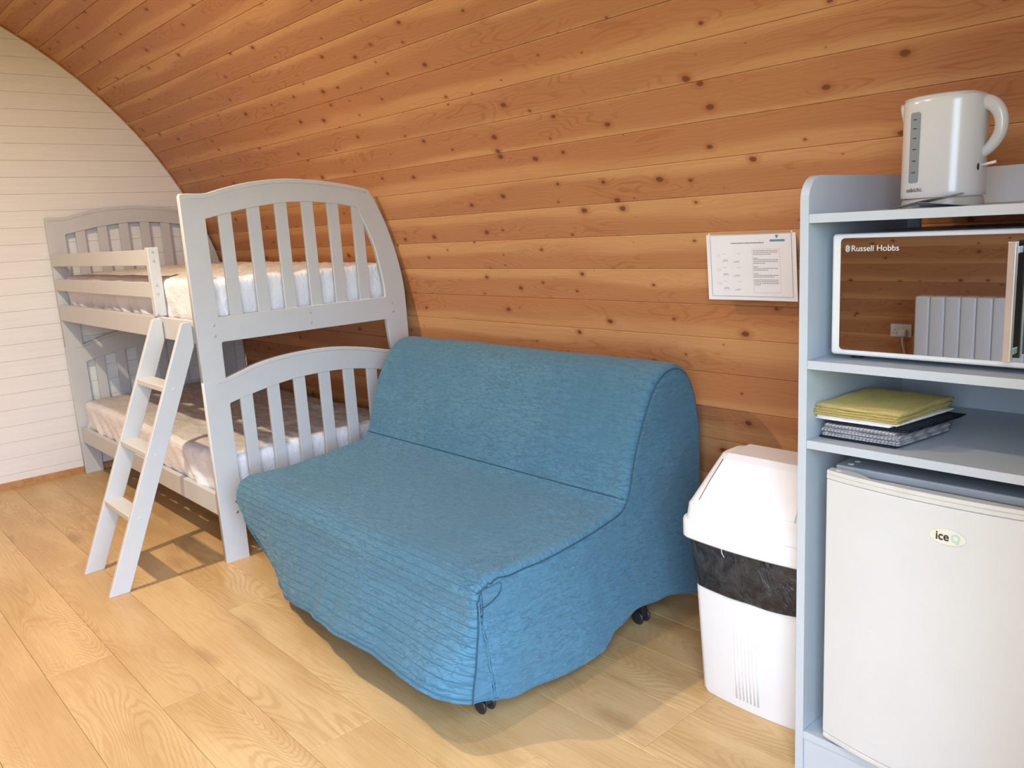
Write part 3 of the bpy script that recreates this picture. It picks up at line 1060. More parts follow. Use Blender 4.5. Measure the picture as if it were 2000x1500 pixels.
# steel sub-frame and castors
fr = bmesh.new()
add_box(fr, 2.26, 3.58, 0.06, 0.10, 0.13, 0.17)
add_box(fr, 2.26, 3.58, 0.86, 0.90, 0.13, 0.17)
add_box(fr, 2.26, 2.30, 0.10, 0.86, 0.13, 0.17)
add_box(fr, 3.54, 3.58, 0.10, 0.86, 0.13, 0.17)
from_bm('bed_frame', fr, M['black'], sofa, bevel=0.004)
def castor(x, y):
    c = prism('castor', [(x - 0.016, 0.13), (x + 0.016, 0.13), (x + 0.016, 0.058), (x + 0.020, 0.030), (x - 0.020, 0.030), (x - 0.016, 0.058)], 'y', y - 0.012, y + 0.012, M['black'], sofa, 0.002)
    for dy in (-0.0165, 0.0165):
        V, F = [], []
        n = 18
        for k, (r, t) in enumerate(((0.014, -0.008), (0.0215, -0.006), (0.023, 0.0), (0.0215, 0.006), (0.014, 0.008))):
            for i in range(n):
                w = 2 * math.pi * i / n
                V.append((x + r * math.cos(w) * 1.0, y + dy + t * 0.5, 0.0235 + r * math.sin(w)))
        for k in range(4):
            for i in range(n):
                l = (i + 1) % n
                F.append((k * n + i, k * n + l, (k + 1) * n + l, (k + 1) * n + i))
        F += [tuple(range(n)), tuple(4 * n + i for i in range(n))]
        mesh('wheel', V, F, M['black'], c, smooth=True)
for x, y in ((3.575, 0.050), (3.572, 0.712), (2.33, 0.12), (2.33, 0.712)):
    castor(x, y)

# ------------------------------------------------------------------ storage unit
XC0, XC1 = 4.284, 4.872
YA, YB = 0.394, 0.880
unit = thing('open_shelf_unit', 'tall pale grey open shelf unit holding the microwave and fridge', 'shelf unit', ((XC0 + XC1) / 2, 0.64, 0))
rr = 0.050
sp = [(YA, 0.0), (YA, 1.344 - rr)] + [(YA + rr - rr * math.cos(a), 1.344 - rr + rr * math.sin(a)) for a in [math.pi / 2 * i / 8 for i in range(1, 9)]] + [(YB, 1.344), (YB, 0.0)]
prism('side_panel', sp, 'x', XC0, XC0 + 0.019, M['cab'], unit, 0.0008, 1)
prism('side_panel', sp, 'x', XC1 - 0.019, XC1, M['cab'], unit, 0.0008, 1)
XI0, XI1 = XC0 + 0.0195, XC1 - 0.0195
for zt in (1.267, 0.967, 0.795, 0.107):
    box('shelf', XI0, XI1, YA + 0.0005, YB - 0.016, zt - 0.018, zt, M['cab'], unit, 0.0006, 1)
box('plinth', XI0, XI1, YA + 0.004, YA + 0.022, 0.0, 0.0885, M['cab'], unit, 0.0006, 1)
box('back_panel', XI0, XI1, YB - 0.0155, YB, 1.267, 1.346, M['cab'], unit, 0.0006, 1)
prism('back_panel', [(XI0, 0.0), (XI0, 1.249), (4.331, 1.249), (4.331, 1.219), (4.80, 1.219), (4.80, 1.249), (XI1, 1.249), (XI1, 0.0)], 'y', YB - 0.0155, YB, M['cab'], unit)

# ------------------------------------------------------------------ microwave
mw = thing('microwave', 'white microwave with mirrored brown-tinted door on the second shelf of the grey unit', 'microwave', (4.55, 0.62, 0.967))
box('casing', 4.343, 4.772, 0.452, 0.800, 0.978, 1.222, M['white_pl'], mw, 0.006, 3)
dr_ = box('door', 4.334, 4.780, 0.432, 0.450, 0.978, 1.224, M['white_pl'], mw, 0.007, 4)
def rrect(x0, x1, z0, z1, r, n=6, corners=(1, 1, 1, 1)):
    pts = []
    for cx_, cz_, a0, on in ((x0 + r, z0 + r, math.pi, corners[0]), (x1 - r, z0 + r, 1.5 * math.pi, corners[1]), (x1 - r, z1 - r, 0, corners[2]), (x0 + r, z1 - r, math.pi / 2, corners[3])):
        for i in range(n + 1):
            a = a0 + math.pi / 2 * i / n
            if on:
                pts.append((cx_ + r * math.cos(a), cz_ + r * math.sin(a)))
            elif i == 0:
                sx = 1 if cx_ > (x0 + x1) / 2 else -1
                sz = 1 if cz_ > (z0 + z1) / 2 else -1
                pts.append((cx_ + sx * r, cz_ + sz * r))
    return pts
prism('mirror_glass', rrect(4.354, 4.770, 0.990, 1.2155, 0.008), 'y', 0.4300, 0.4330, M['mirror'], dr_)
text('logo_text', 'Russell Hobbs', 0.0165, (4.3755, 0.4296, 1.1895), M['print_white'], dr_, bold=0.0)
# round emblem before the name: ring with R lines
tube('logo_emblem', [(4.3685 + 0.0042 * math.cos(2 * math.pi * i / 20), 0.4296, 1.1950 + 0.0066 * math.sin(2 * math.pi * i / 20)) for i in range(20)], 0.0007, M['print_white'], dr_, n=5, closed=True)
em = bmesh.new()
for dx in (-0.0022, 0.0, 0.0022):
    add_box(em, 4.3685 + dx - 0.0005, 4.3685 + dx + 0.0005, 0.4293, 0.4299, 1.1900, 1.2000)
add_box(em, 4.3655, 4.3715, 0.4293, 0.4299, 1.1944, 1.1954)
from_bm('logo_emblem', em, M['print_white'], dr_)
hd = box('handle', 4.6655, 4.679, 0.400, 0.412, 0.994, 1.2035, M['steel'], mw, 0.002)
for zc in (1.010, 1.188):
    box('handle_stud', 4.668, 4.6765, 0.412, 0.4298, zc - 0.006, zc + 0.006, M['steel'], hd, 0.001)
cp = box('control_panel', 4.688, 4.760, 0.4285, 0.4298, 1.006, 1.2045, M['panel_dark'], mw, 0.0004, 1)
for k in range(2):
    for m_ in range(4):
        box('button', 4.697 + 0.02 * 0 + k * 0.03, 4.713 + k * 0.03, 0.4275, 0.4284, 1.02 + m_ * 0.028, 1.034 + m_ * 0.028, M['window'], cp, 0.0003, 1)
box('display', 4.698, 4.750, 0.4275, 0.4284, 1.160, 1.188, M['window'], cp, 0.0003, 1)
for x in (4.37, 4.74):
    for y in (0.48, 0.77):
        lathe('foot', [(0.012, 0), (0.013, 0.004), (0.012, 0.0112)], (x, y, 0.967), M['black'], mw, 14)

# ------------------------------------------------------------------ fridge
fr_ = thing('table_top_fridge', 'small white fridge with a bowed door standing in the bottom of the grey unit', 'fridge', (4.60, 0.62, 0.107))
FX0, FX1 = 4.352, 4.832
box('body', FX0 + 0.008, FX1 - 0.008, 0.424, 0.846, 0.120, 0.728, M['fridge'], fr_, 0.004)
box('top_panel', FX0 + 0.006, FX1 - 0.006, 0.418, 0.850, 0.7285, 0.746, M['fridge_body'], fr_, 0.003)
def bow(x):
    f = (x - (FX0 + FX1) / 2) / ((FX1 - FX0) / 2)
    return 0.362 + 0.028 * abs(f) ** 2.2
n = 28
front = [(FX0 + (FX1 - FX0) * i / n, bow(FX0 + (FX1 - FX0) * i / n)) for i in range(n + 1)]
front = [(FX0, 0.398)] + front + [(FX1, 0.398)]
dpoly = front + [(FX1, 0.412), (FX0, 0.412)]
door = prism('door', dpoly, 'z', 0.1325, 0.7205, M['fridge'], fr_, 0.0025, 2)
prism('bottom_trim', [(x, y + 0.0002) for x, y in dpoly], 'z', 0.119, 0.1315, M['fridge_cap'], fr_, 0.003, 2)
# top cap with the long hand recess scooped out of its rear edge
prism('top_trim', [(x, y + 0.0002) for x, y in dpoly], 'z', 0.7215, 0.7310, M['fridge_cap'], fr_, 0.0008, 1)
xs_ = [FX0 + (FX1 - FX0) * i / n for i in range(n + 1)]
def lip(x):
    d = min(x - FX0, FX1 - x)
    f = max(0.0, min(1.0, (d - 0.035) / 0.085))
    f = f * f * (3 - 2 * f)
    return 0.411 - f * (0.411 - bow(x) - 0.008)
cap = [(x, bow(x) + 0.0008) for x in xs_] + [(x, lip(x)) for x in reversed(xs_)]
prism('handle_lip', cap, 'z', 0.7312, 0.7400, M['fridge_cap'], fr_, 0.0008, 1)
for x, y, z in ((FX0 + 0.022, 0.400, 0.7401), (FX0 + 0.030, 0.437, 0.7462), (FX0 + 0.032, 0.462, 0.7462)):
    disc('screw_cover', (x, y, z), 0.006, 'z', 0.0015, M['fridge'], fr_, 12)
for x in (FX0 + 0.05, FX1 - 0.05):
    for y in (0.46, 0.80):
        lathe('foot', [(0.014, 0), (0.015, 0.003), (0.012, 0.0128)], (x, y, 0.107), M['black'], fr_, 14)
# oval badge on the door
by = bow(4.604) - 0.0004
bpts = [(4.604 + 0.0325 * math.cos(2 * math.pi * i / 32), 0.6635 + 0.0155 * math.sin(2 * math.pi * i / 32)) for i in range(32)]
bd = prism('badge', bpts, 'y', by - 0.0022, by + 0.003, M['badge'], fr_, 0.0008, 2)
text('logo_text', 'ice', 0.0235, (4.5835, by - 0.0026, 0.6568), M['print_black'], bd, bold=0.0004, xs=0.90)
text('logo_text', 'Q', 0.0215, (4.6105, by - 0.0026, 0.6568), M['print_teal'], bd, bold=0.0009, xs=0.92)

# ------------------------------------------------------------------ kettle
KX, KY, KZ = 4.489, 0.575, 1.267
ket = thing('electric_kettle', 'white plastic jug kettle with a grey water gauge on top of the shelf unit', 'kettle', (KX, KY, KZ))
def kplan(z, n=56):
    """plan outline of the kettle body at height z (above the base)"""
    t = (z - 0.018) / 0.198
    ax = 0.0755 - 0.001 * t
    ay = 0.0600 - 0.006 * t
    out = []
    for k in range(n):
        w = 2 * math.pi * k / n
        e = 0.86
        cx_ = math.copysign(abs(math.cos(w)) ** e, math.cos(w))
        sy_ = math.copysign(abs(math.sin(w)) ** e, math.sin(w))
        out.append((ax * cx_, ay * sy_))
    return out
V, F = [], []
zs = [0.0185, 0.021, 0.03, 0.06, 0.10, 0.14, 0.18, 0.196, 0.2035, 0.207]
nK = 56
for q, z in enumerate(zs):
    sc = 1.0
    if q == 0: sc = 0.975
    if q == len(zs) - 1: sc = 0.955
    for x, y in kplan(z):
        V.append((KX + x * sc, KY + y * sc, KZ + z))
for q in range(len(zs) - 1):
    for k in range(nK):
        l = (k + 1) % nK
        F.append((q * nK + k, q * nK + l, (q + 1) * nK + l, (q + 1) * nK + k))
F += [tuple(range(nK)), tuple((len(zs) - 1) * nK + k for k in range(nK))]
kb = mesh('jug_body', V, F, M['kettle'], ket, smooth=True)
try:
    kb.data.set_sharp_from_angle(angle=math.radians(50))
except Exception:
    pass
# domed lid
V, F = [], []
for q, (sc, z) in enumerate(((0.95, 0.2072), (0.93, 0.2095), (0.80, 0.2130), (0.5, 0.2150), (0.2, 0.2155))):
    for x, y in kplan(0.216):
        V.append((KX + x * sc - 0.004, KY + y * sc, KZ + z))
for q in range(4):
    for k in range(nK):
        l = (k + 1) % nK
        F.append((q * nK + k, q * nK + l, (q + 1) * nK + l, (q + 1) * nK + k))
F += [tuple(range(nK)), tuple(4 * nK + k for k in range(nK))]
mesh('lid', V, F, M['kettle'], ket, smooth=True)
# pouring spout on the left
sv = []
for z, out, w in ((0.152, 0.000, 0.006), (0.166, 0.003, 0.014), (0.181, 0.008, 0.019), (0.194, 0.0115, 0.022), (0.203, 0.0095, 0.023)):
    x = KX - 0.0742
    sv.append([(x + 0.010, KY - w, KZ + z), (x - out * 0.55, KY - w * 0.6, KZ + z), (x - out, KY, KZ + z), (x - out * 0.55, KY + w * 0.6, KZ + z), (x + 0.010, KY + w, KZ + z)])
V = [p for row in sv for p in row]
F = []
for i in range(4):
    for j in range(4):
        F.append((i * 5 + j, i * 5 + j + 1, (i + 1) * 5 + j + 1, (i + 1) * 5 + j))
    F.append((i * 5, (i + 1) * 5, (i + 1) * 5 + 4, i * 5 + 4))
F += [(0, 1, 2, 3, 4), tuple(20 + j for j in range(5))]
mesh('spout', V, F, M['kettle'], ket, smooth=True)
# D handle
hp = crom([(4.522, 1.4570), (4.545, 1.4580), (4.568, 1.4545), (4.583, 1.4420), (4.5905, 1.4220), (4.5895, 1.4005), (4.581, 1.3830), (4.569, 1.3695), (4.552, 1.3590), (4.540, 1.354)], 5)
m_ = len(hp)
ra = [0.0125 - 0.004 * (i / (m_ - 1)) for i in range(m_)]
rb_ = [0.0175 - 0.0085 * (i / (m_ - 1)) ** 0.6 for i in range(m_)]
tube('handle', [(p[0], KY - 0.004, p[1]) for p in hp], ra, M['kettle'], ket, n=16, rb=rb_, up=(1, 0, 0.01))
# gauge, printed name
def kfront(x):
    c = max(-1, min(1, (x - KX) / 0.0750))
    w = math.acos(math.copysign(abs(c) ** (1 / 0.86), c))
    return KY - 0.0570 * math.sin(w) ** 0.86
gx0, gx1 = 4.4440, 4.4640
V, F = [], []
gz = [1.3155, 1.3185, 1.446, 1.449]
rows = [(gx0 + 0.003, gx1 - 0.003), (gx0, gx1), (gx0, gx1), (gx0 + 0.003, gx1 - 0.003)]
for z, (a, b) in zip(gz, rows):
    for i in range(5):
        x = a + (b - a) * i / 4
        f = (z - KZ - 0.018) / 0.198
        V.append((x, kfront(x) + 0.0035 * 1 - 0.0022 - 0.0038 * (1 - f) , z))
for i in range(3):
    for j in range(4):
        F.append((i * 5 + j, i * 5 + j + 1, (i + 1) * 5 + j + 1, (i + 1) * 5 + j))
g = mesh('water_gauge', V, F, M['window'], ket)
s_ = g.modifiers.new('thickness', 'SOLIDIFY')
s_.thickness = 0.0015
s_.offset = 0
for k, z in enumerate((1.335, 1.357, 1.379, 1.400, 1.418, 1.435)):
    box('gauge_mark', 4.4510, 4.4575, kfront(4.454) - 0.0052 + 0.003 * (z - 1.335) / 0.1, kfront(4.454) - 0.0035 + 0.003 * (z - 1.335) / 0.1, z, z + 0.0012, M['print_black'], ket, 0)
text('logo_text', 'sabichi.', 0.0112, (4.4400, 0, 1.2985), M['print_black'], ket, bold=0.0001, spacing=1.05)
lt = [c for c in ket.children if c.name.startswith('logo_text')][0]
for v in lt.data.vertices:
    v.co.y = kfront(v.co.x) - 0.0042 + v.co.y * 0.0
# switch on the handle side
disc('switch_recess', (KX + 0.0712, KY - 0.022, 1.338), 0.0065, 'x', 0.0012, M['print_black'], ket)
tube('switch_lever', [(KX + 0.073, KY - 0.012, 1.3405), (KX + 0.090, KY - 0.010, 1.3435), (KX + 0.098, KY - 0.010, 1.345)], 0.0030, M['white_pl'], ket, n=8)
lathe('power_base', [(0.0745, 0.0), (0.0755, 0.004), (0.0750, 0.013), (0.071, 0.0175)], (KX, KY, KZ), M['kbase'], ket, 40, 1.0, 0.80)

# folded grey leaflet lying half under the kettle
lf = thing('leaflet', 'creased dark grey leaflet poking out under the front of the kettle', 'leaflet', (4.50, 0.50, 1.267))
P0 = [(4.406, 0.520, 1.2676), (4.478, 0.486, 1.2800), (4.566, 0.466, 1.2915), (4.560, 0.490, 1.2895), (4.500, 0.5085, 1.2790), (4.440, 0.522, 1.2700)]
V = P0 + [(x, y + 0.0004, z - 0.0009) for x, y, z in P0]
F = [(0, 1, 5), (1, 4, 5), (1, 2, 3, 4), (6, 7, 11), (7, 10, 11), (7, 8, 9, 10)] + [(i, (i + 1) % 6, (i + 1) % 6 + 6, i + 6) for i in range(6)]
mesh('upper_leaf', V, F, M['leaflet'], lf)
P1 = [(4.478, 0.488, 1.2785), (4.570, 0.462, 1.2685), (4.566, 0.500, 1.2676), (4.470, 0.520, 1.2676)]
V = P1 + [(x, y, z - 0.0007) for x, y, z in P1]
mesh('lower_leaf', V, [(0, 1, 2, 3), (4, 5, 6, 7)] + [(i, (i + 1) % 4, (i + 1) % 4 + 4, i + 4) for i in range(4)], M['leaflet'], lf)

# ------------------------------------------------------------------ cloths on the open shelf
def cloth_slab(name, x0, x1, y0, y1, z0, z1, mat, parent, seed, amp=0.003, skew=0.0, roll=True, rx=None):
    """one folded layer: a flattened tube section in x-z carried along y"""
    n, m = 44, 26
    h = (z1 - z0) / 2
    V, F = [], []
    for j in range(m + 1):
        f = j / m
        y = y0 + (y1 - y0) * f
        for k in range(n):
            w = 2 * math.pi * k / n
            cx_, sz_ = math.cos(w), math.sin(w)
            hx = (x1 - x0) / 2
            x = (x0 + x1) / 2 + (hx - h) * max(-1, min(1, cx_ * 1.7)) + h * cx_
            z = (z0 + z1) / 2 + h * max(-1, min(1, sz_ * 1.6))
            e = min(f, 1 - f) * m
            if e < 2:
                z = (z0 + z1) / 2 + (z - (z0 + z1) / 2) * (0.55 + 0.225 * e)
            d = noise.noise(Vector((x * 22 + seed, y * 14, seed))) * amp
            dz = d * (1 if z > (z0 + z1) / 2 else 0.15)
            V.append((x + skew * (y - y0) + noise.noise(Vector((y * 25, z * 40, seed))) * amp, y + noise.noise(Vector((x * 30, seed, z * 50))) * amp, z + dz))
    for j in range(m):
        for k in range(n):
            l = (k + 1) % n
            F.append((j * n + k, j * n + l, (j + 1) * n + l, (j + 1) * n + k))
    F += [tuple(range(n)), tuple(m * n + k for k in range(n))]
    return mesh(name, V, F, mat, parent, smooth=True)

def cloth(name, label, cat, layers, mat, seed, skew=0.12):
    t = thing(name, label, cat, (4.39, 0.55, layers[0][4]))
    for i, L in enumerate(layers):
        cloth_slab('fold', *L[:6], mat, t, seed + i * 3.1, L[6] if len(L) > 6 else 0.002, skew)
    return t
cloth('tea_towel', 'thin black cloth, bottom of the cloth pile on the open shelf', 'cloth', [(4.312, 4.475, 0.432, 0.64, 0.7955, 0.8005, 0.001)], M['black_cloth'], 1.0)
cloth('tea_towel', 'white waffle-weave towel rolled thick near the bottom of the pile', 'towel', [(4.322, 4.482, 0.426, 0.61, 0.8010, 0.8115, 0.0022), (4.322, 4.484, 0.424, 0.61, 0.8110, 0.8210, 0.0022), (4.326, 4.474, 0.427, 0.61, 0.8205, 0.8295, 0.003)], M['waffle'], 5.0, 0.16)
cloth('tea_towel', 'dark navy patterned towel folded between the two white cloths', 'towel', [(4.328, 4.494, 0.430, 0.63, 0.8300, 0.8345, 0.0012), (4.334, 4.500, 0.434, 0.63, 0.8340, 0.8380, 0.0012)], M['navy'], 9.0, 0.18)
cloth('tea_towel', 'plain white folded cloth directly under the yellow dusters', 'cloth', [(4.306, 4.462, 0.427, 0.64, 0.8365, 0.8425, 0.004), (4.308, 4.476, 0.430, 0.64, 0.8415, 0.8458, 0.002)], M['white_cloth'], 14.0, 0.16)
cloth('duster', 'yellow folded dusters on top of the cloth pile', 'cloth', [(4.3035, 4.478, 0.424, 0.655, 0.8460, 0.8515, 0.0016), (4.304, 4.480, 0.424, 0.655, 0.8510, 0.8565, 0.0016), (4.304, 4.479, 0.425, 0.655, 0.8560, 0.8620, 0.0022), (4.306, 4.484, 0.427, 0.652, 0.8610, 0.8690, 0.0035)], M['yellow'], 20.0, 0.08)

# ------------------------------------------------------------------ swing bin
BX, BY = 4.086, 0.655
bn = thing('swing_bin', 'white plastic swing-top bin with a black liner between the sofa and shelf unit', 'bin', (BX, BY, 0))
def rr_plan(hx, hy, r, z, bulge=0.0, n=8):
    out = []
    for sx, sy, a0 in ((1, 1, 0), (-1, 1, math.pi / 2), (-1, -1, math.pi), (1, -1, 1.5 * math.pi)):
        for i in range(n + 1):
            a = a0 + math.pi / 2 * i / n
            x = sx * (hx - r) + r * math.cos(a)
            y = sy * (hy - r) + r * math.sin(a)
            b = bulge * (1 - (x / hx) ** 2)
            y += b * (1 if y > 0 else -1)
            out.append((BX + x, BY + y, z))
    # extra points along the long sides so the bulge curves
    full_ = []
    for i, p in enumerate(out):
        full_.append(p)
        q = out[(i + 1) % len(out)]
        if abs(q[0] - p[0]) > 0.1:
            for t in range(1, 12):
                f = t / 12
                x = p[0] + (q[0] - p[0]) * f
                yy = p[1] + (q[1] - p[1]) * f
                yy += bulge * (1 - ((x - BX) / hx) ** 2) * (1 if yy > BY else -1) - bulge * (1 - ((p[0] - BX) / hx) ** 2) * (1 if yy > BY else -1)
                full_.append((x, yy, z))
    return full_
def loft(name, rows, mat, parent, caps=True, smooth=True, sharp=35):
    V = [p for r in rows for p in r]
    m = len(rows[0])
    F = []
    for i in range(len(rows) - 1):
        for k in range(m):
            l = (k + 1) % m
            F.append((i * m + k, i * m + l, (i + 1) * m + l, (i + 1) * m + k))
    if caps:
        F += [tuple(range(m)), tuple((len(rows) - 1) * m + k for k in range(m))]
    o = mesh(name, V, F, mat, parent, smooth=smooth)
    try:
        o.data.set_sharp_from_angle(angle=math.radians(sharp))
    except Exception:
        pass
    return o
tub_rows = [rr_plan(0.149, 0.126, 0.025, 0.001, 0.012), rr_plan(0.153, 0.129, 0.022, 0.012, 0.013), rr_plan(0.162, 0.143, 0.024, 0.30, 0.016), rr_plan(0.168, 0.149, 0.030, 0.45, 0.018)]
tub = loft('tub', tub_rows, M['white_pl'], bn)
for dx in (-0.030, -0.020, -0.010, 0.0, 0.010, 0.020, 0.030):
    tube('moulded_rib', [(BX + dx, BY - 0.1335 - 0.0222 * 0 - 0.0005 + 0.0 * z, z) for z in ()] or [(BX + dx * 1.05, BY - (0.129 + 0.013 + (0.017) * (z - 0.012) / 0.288) + 0.0006, z) for z in (0.03, 0.12, 0.21, 0.30)], 0.0024, M['white_pl'], tub, n=6)
# liner folded over the tub
rows = []
for z, gx in ((0.318, 0.1605), (0.322, 0.1625), (0.36, 0.166), (0.40, 0.169), (0.44, 0.172), (0.466, 0.174)):
    rws = rr_plan(gx + 0.002, gx - 0.0140, 0.030, z, 0.017)
    rows.append([(p[0] + 0.0015 * noise.noise(Vector(p) * 30), p[1] + 0.003 * noise.noise(Vector((p[0] * 20, p[1] * 20, p[2] * 45))) - 0.001, p[2] + (0.006 * noise.noise(Vector((p[0] * 9, p[1] * 9, 1))) if z < 0.33 else 0)) for p in rws])
loft('bin_liner', rows, M['bag'], bn, caps=True)
tube('liner_tie', [(4.035, 0.4740, 0.4560), (4.040, 0.4710, 0.4420), (4.045, 0.4730, 0.4320)], 0.0012, M['print_white'], bn, n=6)
# lid: overhanging rim, shoulder, sloping hood with a flat ridge
rim = [rr_plan(0.185, 0.168, 0.030, 0.452, 0.016), rr_plan(0.188, 0.171, 0.032, 0.456, 0.017), rr_plan(0.188, 0.171, 0.032, 0.497, 0.017), rr_plan(0.186, 0.169, 0.031, 0.503, 0.017), rr_plan(0.180, 0.163, 0.030, 0.505, 0.016), rr_plan(0.176, 0.159, 0.030, 0.540, 0.014)]
# the hood narrows towards a ridge along x
def hood(z, hx, hy, b):
    return rr_plan(hx, hy, min(0.028, hy * 0.5), z, b)
rim += [hood(0.548, 0.172, 0.152, 0.012), hood(0.600, 0.158, 0.103, 0.006), hood(0.645, 0.146, 0.060, 0.002), hood(0.655, 0.142, 0.052, 0.0), hood(0.659, 0.136, 0.044, 0.0)]
lid = loft('lid', rim, M['white_pl'], bn, sharp=28)
# swing flap let into the front slope and over the ridge
fp = []
for y, z, hx in ((BY - 0.152, 0.5560, 0.132), (BY - 0.112, 0.5990, 0.126), (BY - 0.066, 0.6475, 0.116), (BY - 0.050, 0.6600, 0.113), (BY + 0.050, 0.6610, 0.113), (BY + 0.112, 0.599, 0.126)):
    fp.append([(BX - hx, y, z), (BX - hx * 0.5, y - 0.002, z + 0.001), (BX, y - 0.003, z + 0.0015), (BX + hx * 0.5, y - 0.002, z + 0.001), (BX + hx, y, z)])
V = [p for r in fp for p in r]
F = []
for i in range(len(fp) - 1):
    for j in range(4):
        F.append((i * 5 + j, i * 5 + j + 1, (i + 1) * 5 + j + 1, (i + 1) * 5 + j))
fo = mesh('swing_flap', V, F, M['white_pl'], bn)
so = fo.modifiers.new('thickness', 'SOLIDIFY')
so.thickness = 0.005
so.offset = 0
bo = fo.modifiers.new('round', 'BEVEL')
bo.width = 0.0015
bo.segments = 2
tube('flap_gap', [(BX - 0.1345, BY - 0.1535, 0.5555), (BX - 0.128, BY - 0.113, 0.6000), (BX - 0.118, BY - 0.067, 0.6480)], 0.0012, M['ink'], bn, n=5)

# ------------------------------------------------------------------ laminated notice on the wall
nt = thing('laminated_notice', 'white laminated A4 notice with blue border pinned to the pine wall', 'notice', (3.82, 0.957, 1.12))
NX0, NX1, NZ0, NZ1 = 3.671, 3.966, 1.0205, 1.2245
TH = math.radians(1.2)
def npos(a, b, d=0.0):
    """a, b in 0..1 across and up the notice"""
    x = NX0 + (NX1 - NX0) * a + 0.009 * (1 - b) - 0.004
    z = NZ0 + (NZ1 - NZ0) * b + 0.001 * a
    y = 0.957 + 0.004 * math.sin(a * 3.0) * (1 - b)
    return (x, y - d, z)
V, F = [], []
for i in range(13):
    for j in range(9):
        V.append(npos(i / 12, j / 8))
for i in range(12):
    for j in range(8):
        a = i * 9 + j
        F.append((a, a + 1, a + 10, a + 9))
pg = mesh('laminated_sheet', V, F, M['paper'], nt)
sm = pg.modifiers.new('thickness', 'SOLIDIFY')
sm.thickness = 0.0006
sm.offset = 0
def mark(bmx, a0, a1, b0, b1, d=0.0006):
    vs = [bmx.verts.new(npos(a, b, d)) for a, b in ((a0, b0), (a1, b0), (a1, b1), (a0, b1))]
    bmx.faces.new(vs)
def marks(name, lst, mat, d=0.0006):
    bmx = bmesh.new()
    for q in lst:
        mark(bmx, *q, d)
    me = bpy.data.meshes.new(name)
    bmx.to_mesh(me)
    bmx.free()
    return link(name, me, mat, pg)
bl = []
for i in range(12):
    f0, f1 = 0.045 + 0.91 * i / 12, 0.045 + 0.91 * (i + 1) / 12
    bl += [(f0, f1, 0.052, 0.058), (f0, f1, 0.940, 0.946)]
bl += [(0.043, 0.048, 0.052, 0.946), (0.952, 0.957, 0.052, 0.946)]
marks('printed_border', bl, M['ink_blue'])
random.seed(3)
def words(a0, a1, b, h, gap=0.004):
    out = []
    a = a0
    while a < a1:
        w = random.uniform(0.012, 0.035)
        out.append((a, min(a + w, a1), b, b + h))
        a += w + gap
    return out
ln = []
marks('printed_title', words(0.29, 0.66, 0.815, 0.014), M['ink'])
rows_ = [(0.705, 0.27), (0.680, 0.27), (0.655, 0.20), (0.600, 0.05), (0.578, 0.27), (0.553, 0.27), (0.528, 0.13), (0.478, 0.05), (0.456, 0.27), (0.431, 0.16), (0.380, 0.05), (0.358, 0.27), (0.333, 0.22), (0.290, 0.27), (0.266, 0.27), (0.243, 0.27), (0.220, 0.07)]
for b, w in rows_:
    ln += words(0.535, 0.535 + w, b, 0.008)
marks('printed_text', ln, M['ink'])
bx_ = [(0.525, 0.528, 0.115, 0.735), (0.825, 0.828, 0.115, 0.735), (0.525, 0.828, 0.112, 0.116), (0.525, 0.828, 0.733, 0.737)]
marks('printed_box', bx_, M['ink_light'])
marks('printed_logo', [(0.725, 0.885, 0.832, 0.862), (0.785, 0.815, 0.900, 0.925), (0.792, 0.808, 0.880, 0.900)], M['ink_blue'])
sk = []
for b in (0.64, 0.44, 0.235):
    for a in (0.115, 0.125, 0.135, 0.145, 0.155):
        sk.append((a, a + 0.006, b - 0.02 + abs(a - 0.135) * 0.6, b - 0.01 + abs(a - 0.135) * 0.6))
        sk.append((a, a + 0.006, b + 0.02 - abs(a - 0.135) * 0.6, b + 0.03 - abs(a - 0.135) * 0.6))
    sk += [(0.185, 0.225, b + 0.03, b + 0.037), (0.345, 0.395, b + 0.03, b + 0.037)]
    sk += [(0.185, 0.245, b - 0.075, b - 0.062), (0.192, 0.238, b - 0.058, b - 0.048), (0.185, 0.190, b - 0.095, b - 0.07), (0.240, 0.245, b - 0.095, b - 0.07)]
    sk += [(0.305, 0.370, b - 0.095, b - 0.082), (0.330, 0.385, b - 0.080, b - 0.072)]
marks('printed_sketches', sk, M['ink_light'])
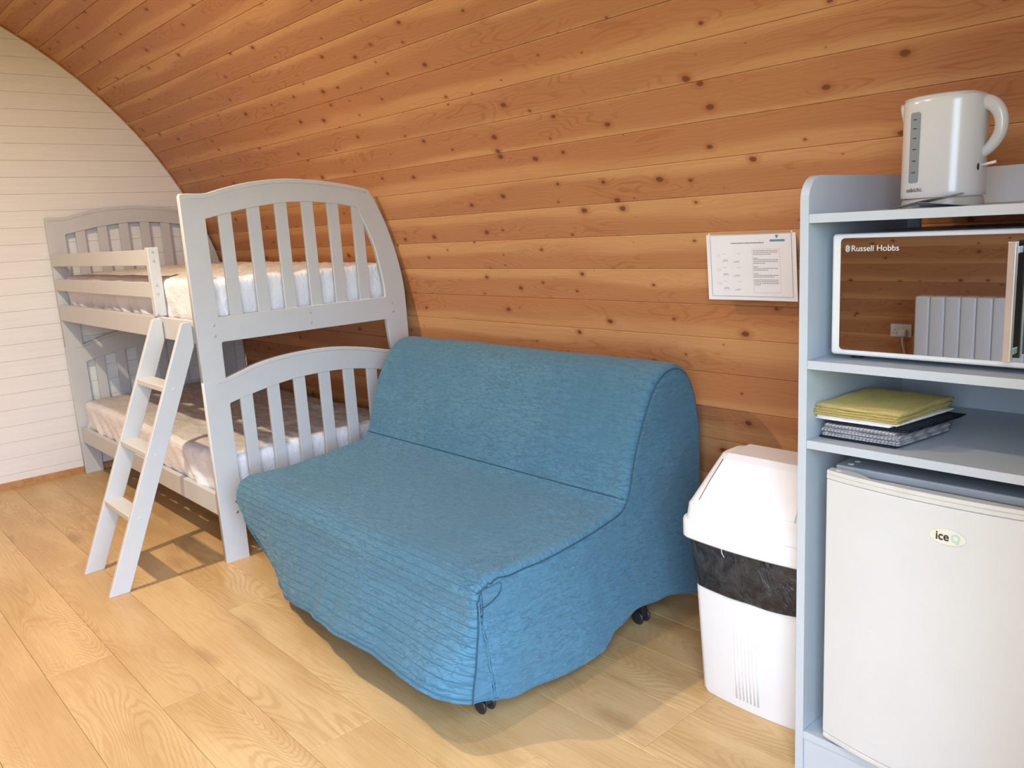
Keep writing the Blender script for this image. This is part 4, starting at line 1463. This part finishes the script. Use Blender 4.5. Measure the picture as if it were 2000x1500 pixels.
for a in (0.04, 0.96):
    x, y, z = npos(a, 0.965)
    disc('pin', (x, y, z), 0.003, 'y', -0.002, M['white_pl'], nt, 10)

# ------------------------------------------------------------------ opposite wall: radiator and socket seen in the mirrored door
rad = thing('panel_radiator', 'white ribbed electric radiator mirrored in the microwave door, by the opposite wall', 'radiator', (3.45, -3.22, 0))
RY = -3.24
for k in range(9):
    x0 = 3.045 + k * 0.088
    rf = box('radiator_fin', x0, x0 + 0.085, RY - 0.045, RY + 0.045, 0.075, 0.705, M['radiator'], rad, 0.012, 3)
box('radiator_core', 3.05, 3.83, RY - 0.03, RY + 0.03, 0.10, 0.69, M['print_black'], rad, 0.002)
for x in (3.10, 3.75):
    box('radiator_foot', x - 0.015, x + 0.015, RY - 0.10, RY + 0.10, 0.0, 0.076, M['radiator'], rad, 0.004)
so_ = thing('socket_outlet', 'white double wall socket mirrored in the microwave door, on the opposite pine wall', 'socket', (2.865, -3.45, 0.45))
box('face_plate', 2.797, 2.932, -3.4505, -3.440, 0.406, 0.491, M['white_pl'], so_, 0.002)
for cx_ in (2.825,):
    for dx, dz in ((0, 0.012), (-0.010, -0.008), (0.010, -0.008)):
        box('pin_hole', cx_ + dx - 0.003, cx_ + dx + 0.003, -3.4400, -3.4392, 0.440 + dz - 0.003, 0.440 + dz + 0.003, M['print_black'], so_, 0)
for cx_ in (2.830, 2.896):
    box('switch', cx_ - 0.006, cx_ + 0.006, -3.440, -3.437, 0.470, 0.484, M['white_pl'], so_, 0.001)
pl = thing('power_plug', 'white plug and cord in the socket mirrored in the microwave door', 'plug', (2.885, -3.42, 0.44))
box('plug_body', 2.862, 2.910, -3.4385, -3.398, 0.415, 0.462, M['white_pl'], pl, 0.008, 3)
tube('cord', crom([(2.886, -3.415, 0.416), (2.888, -3.412, 0.37), (2.905, -3.41, 0.30), (2.93, -3.40, 0.18), (2.95, -3.38, 0.06), (2.97, -3.34, 0.012), (2.99, -3.30, 0.010)], 6), 0.0045, M['white_pl'], pl, n=8)
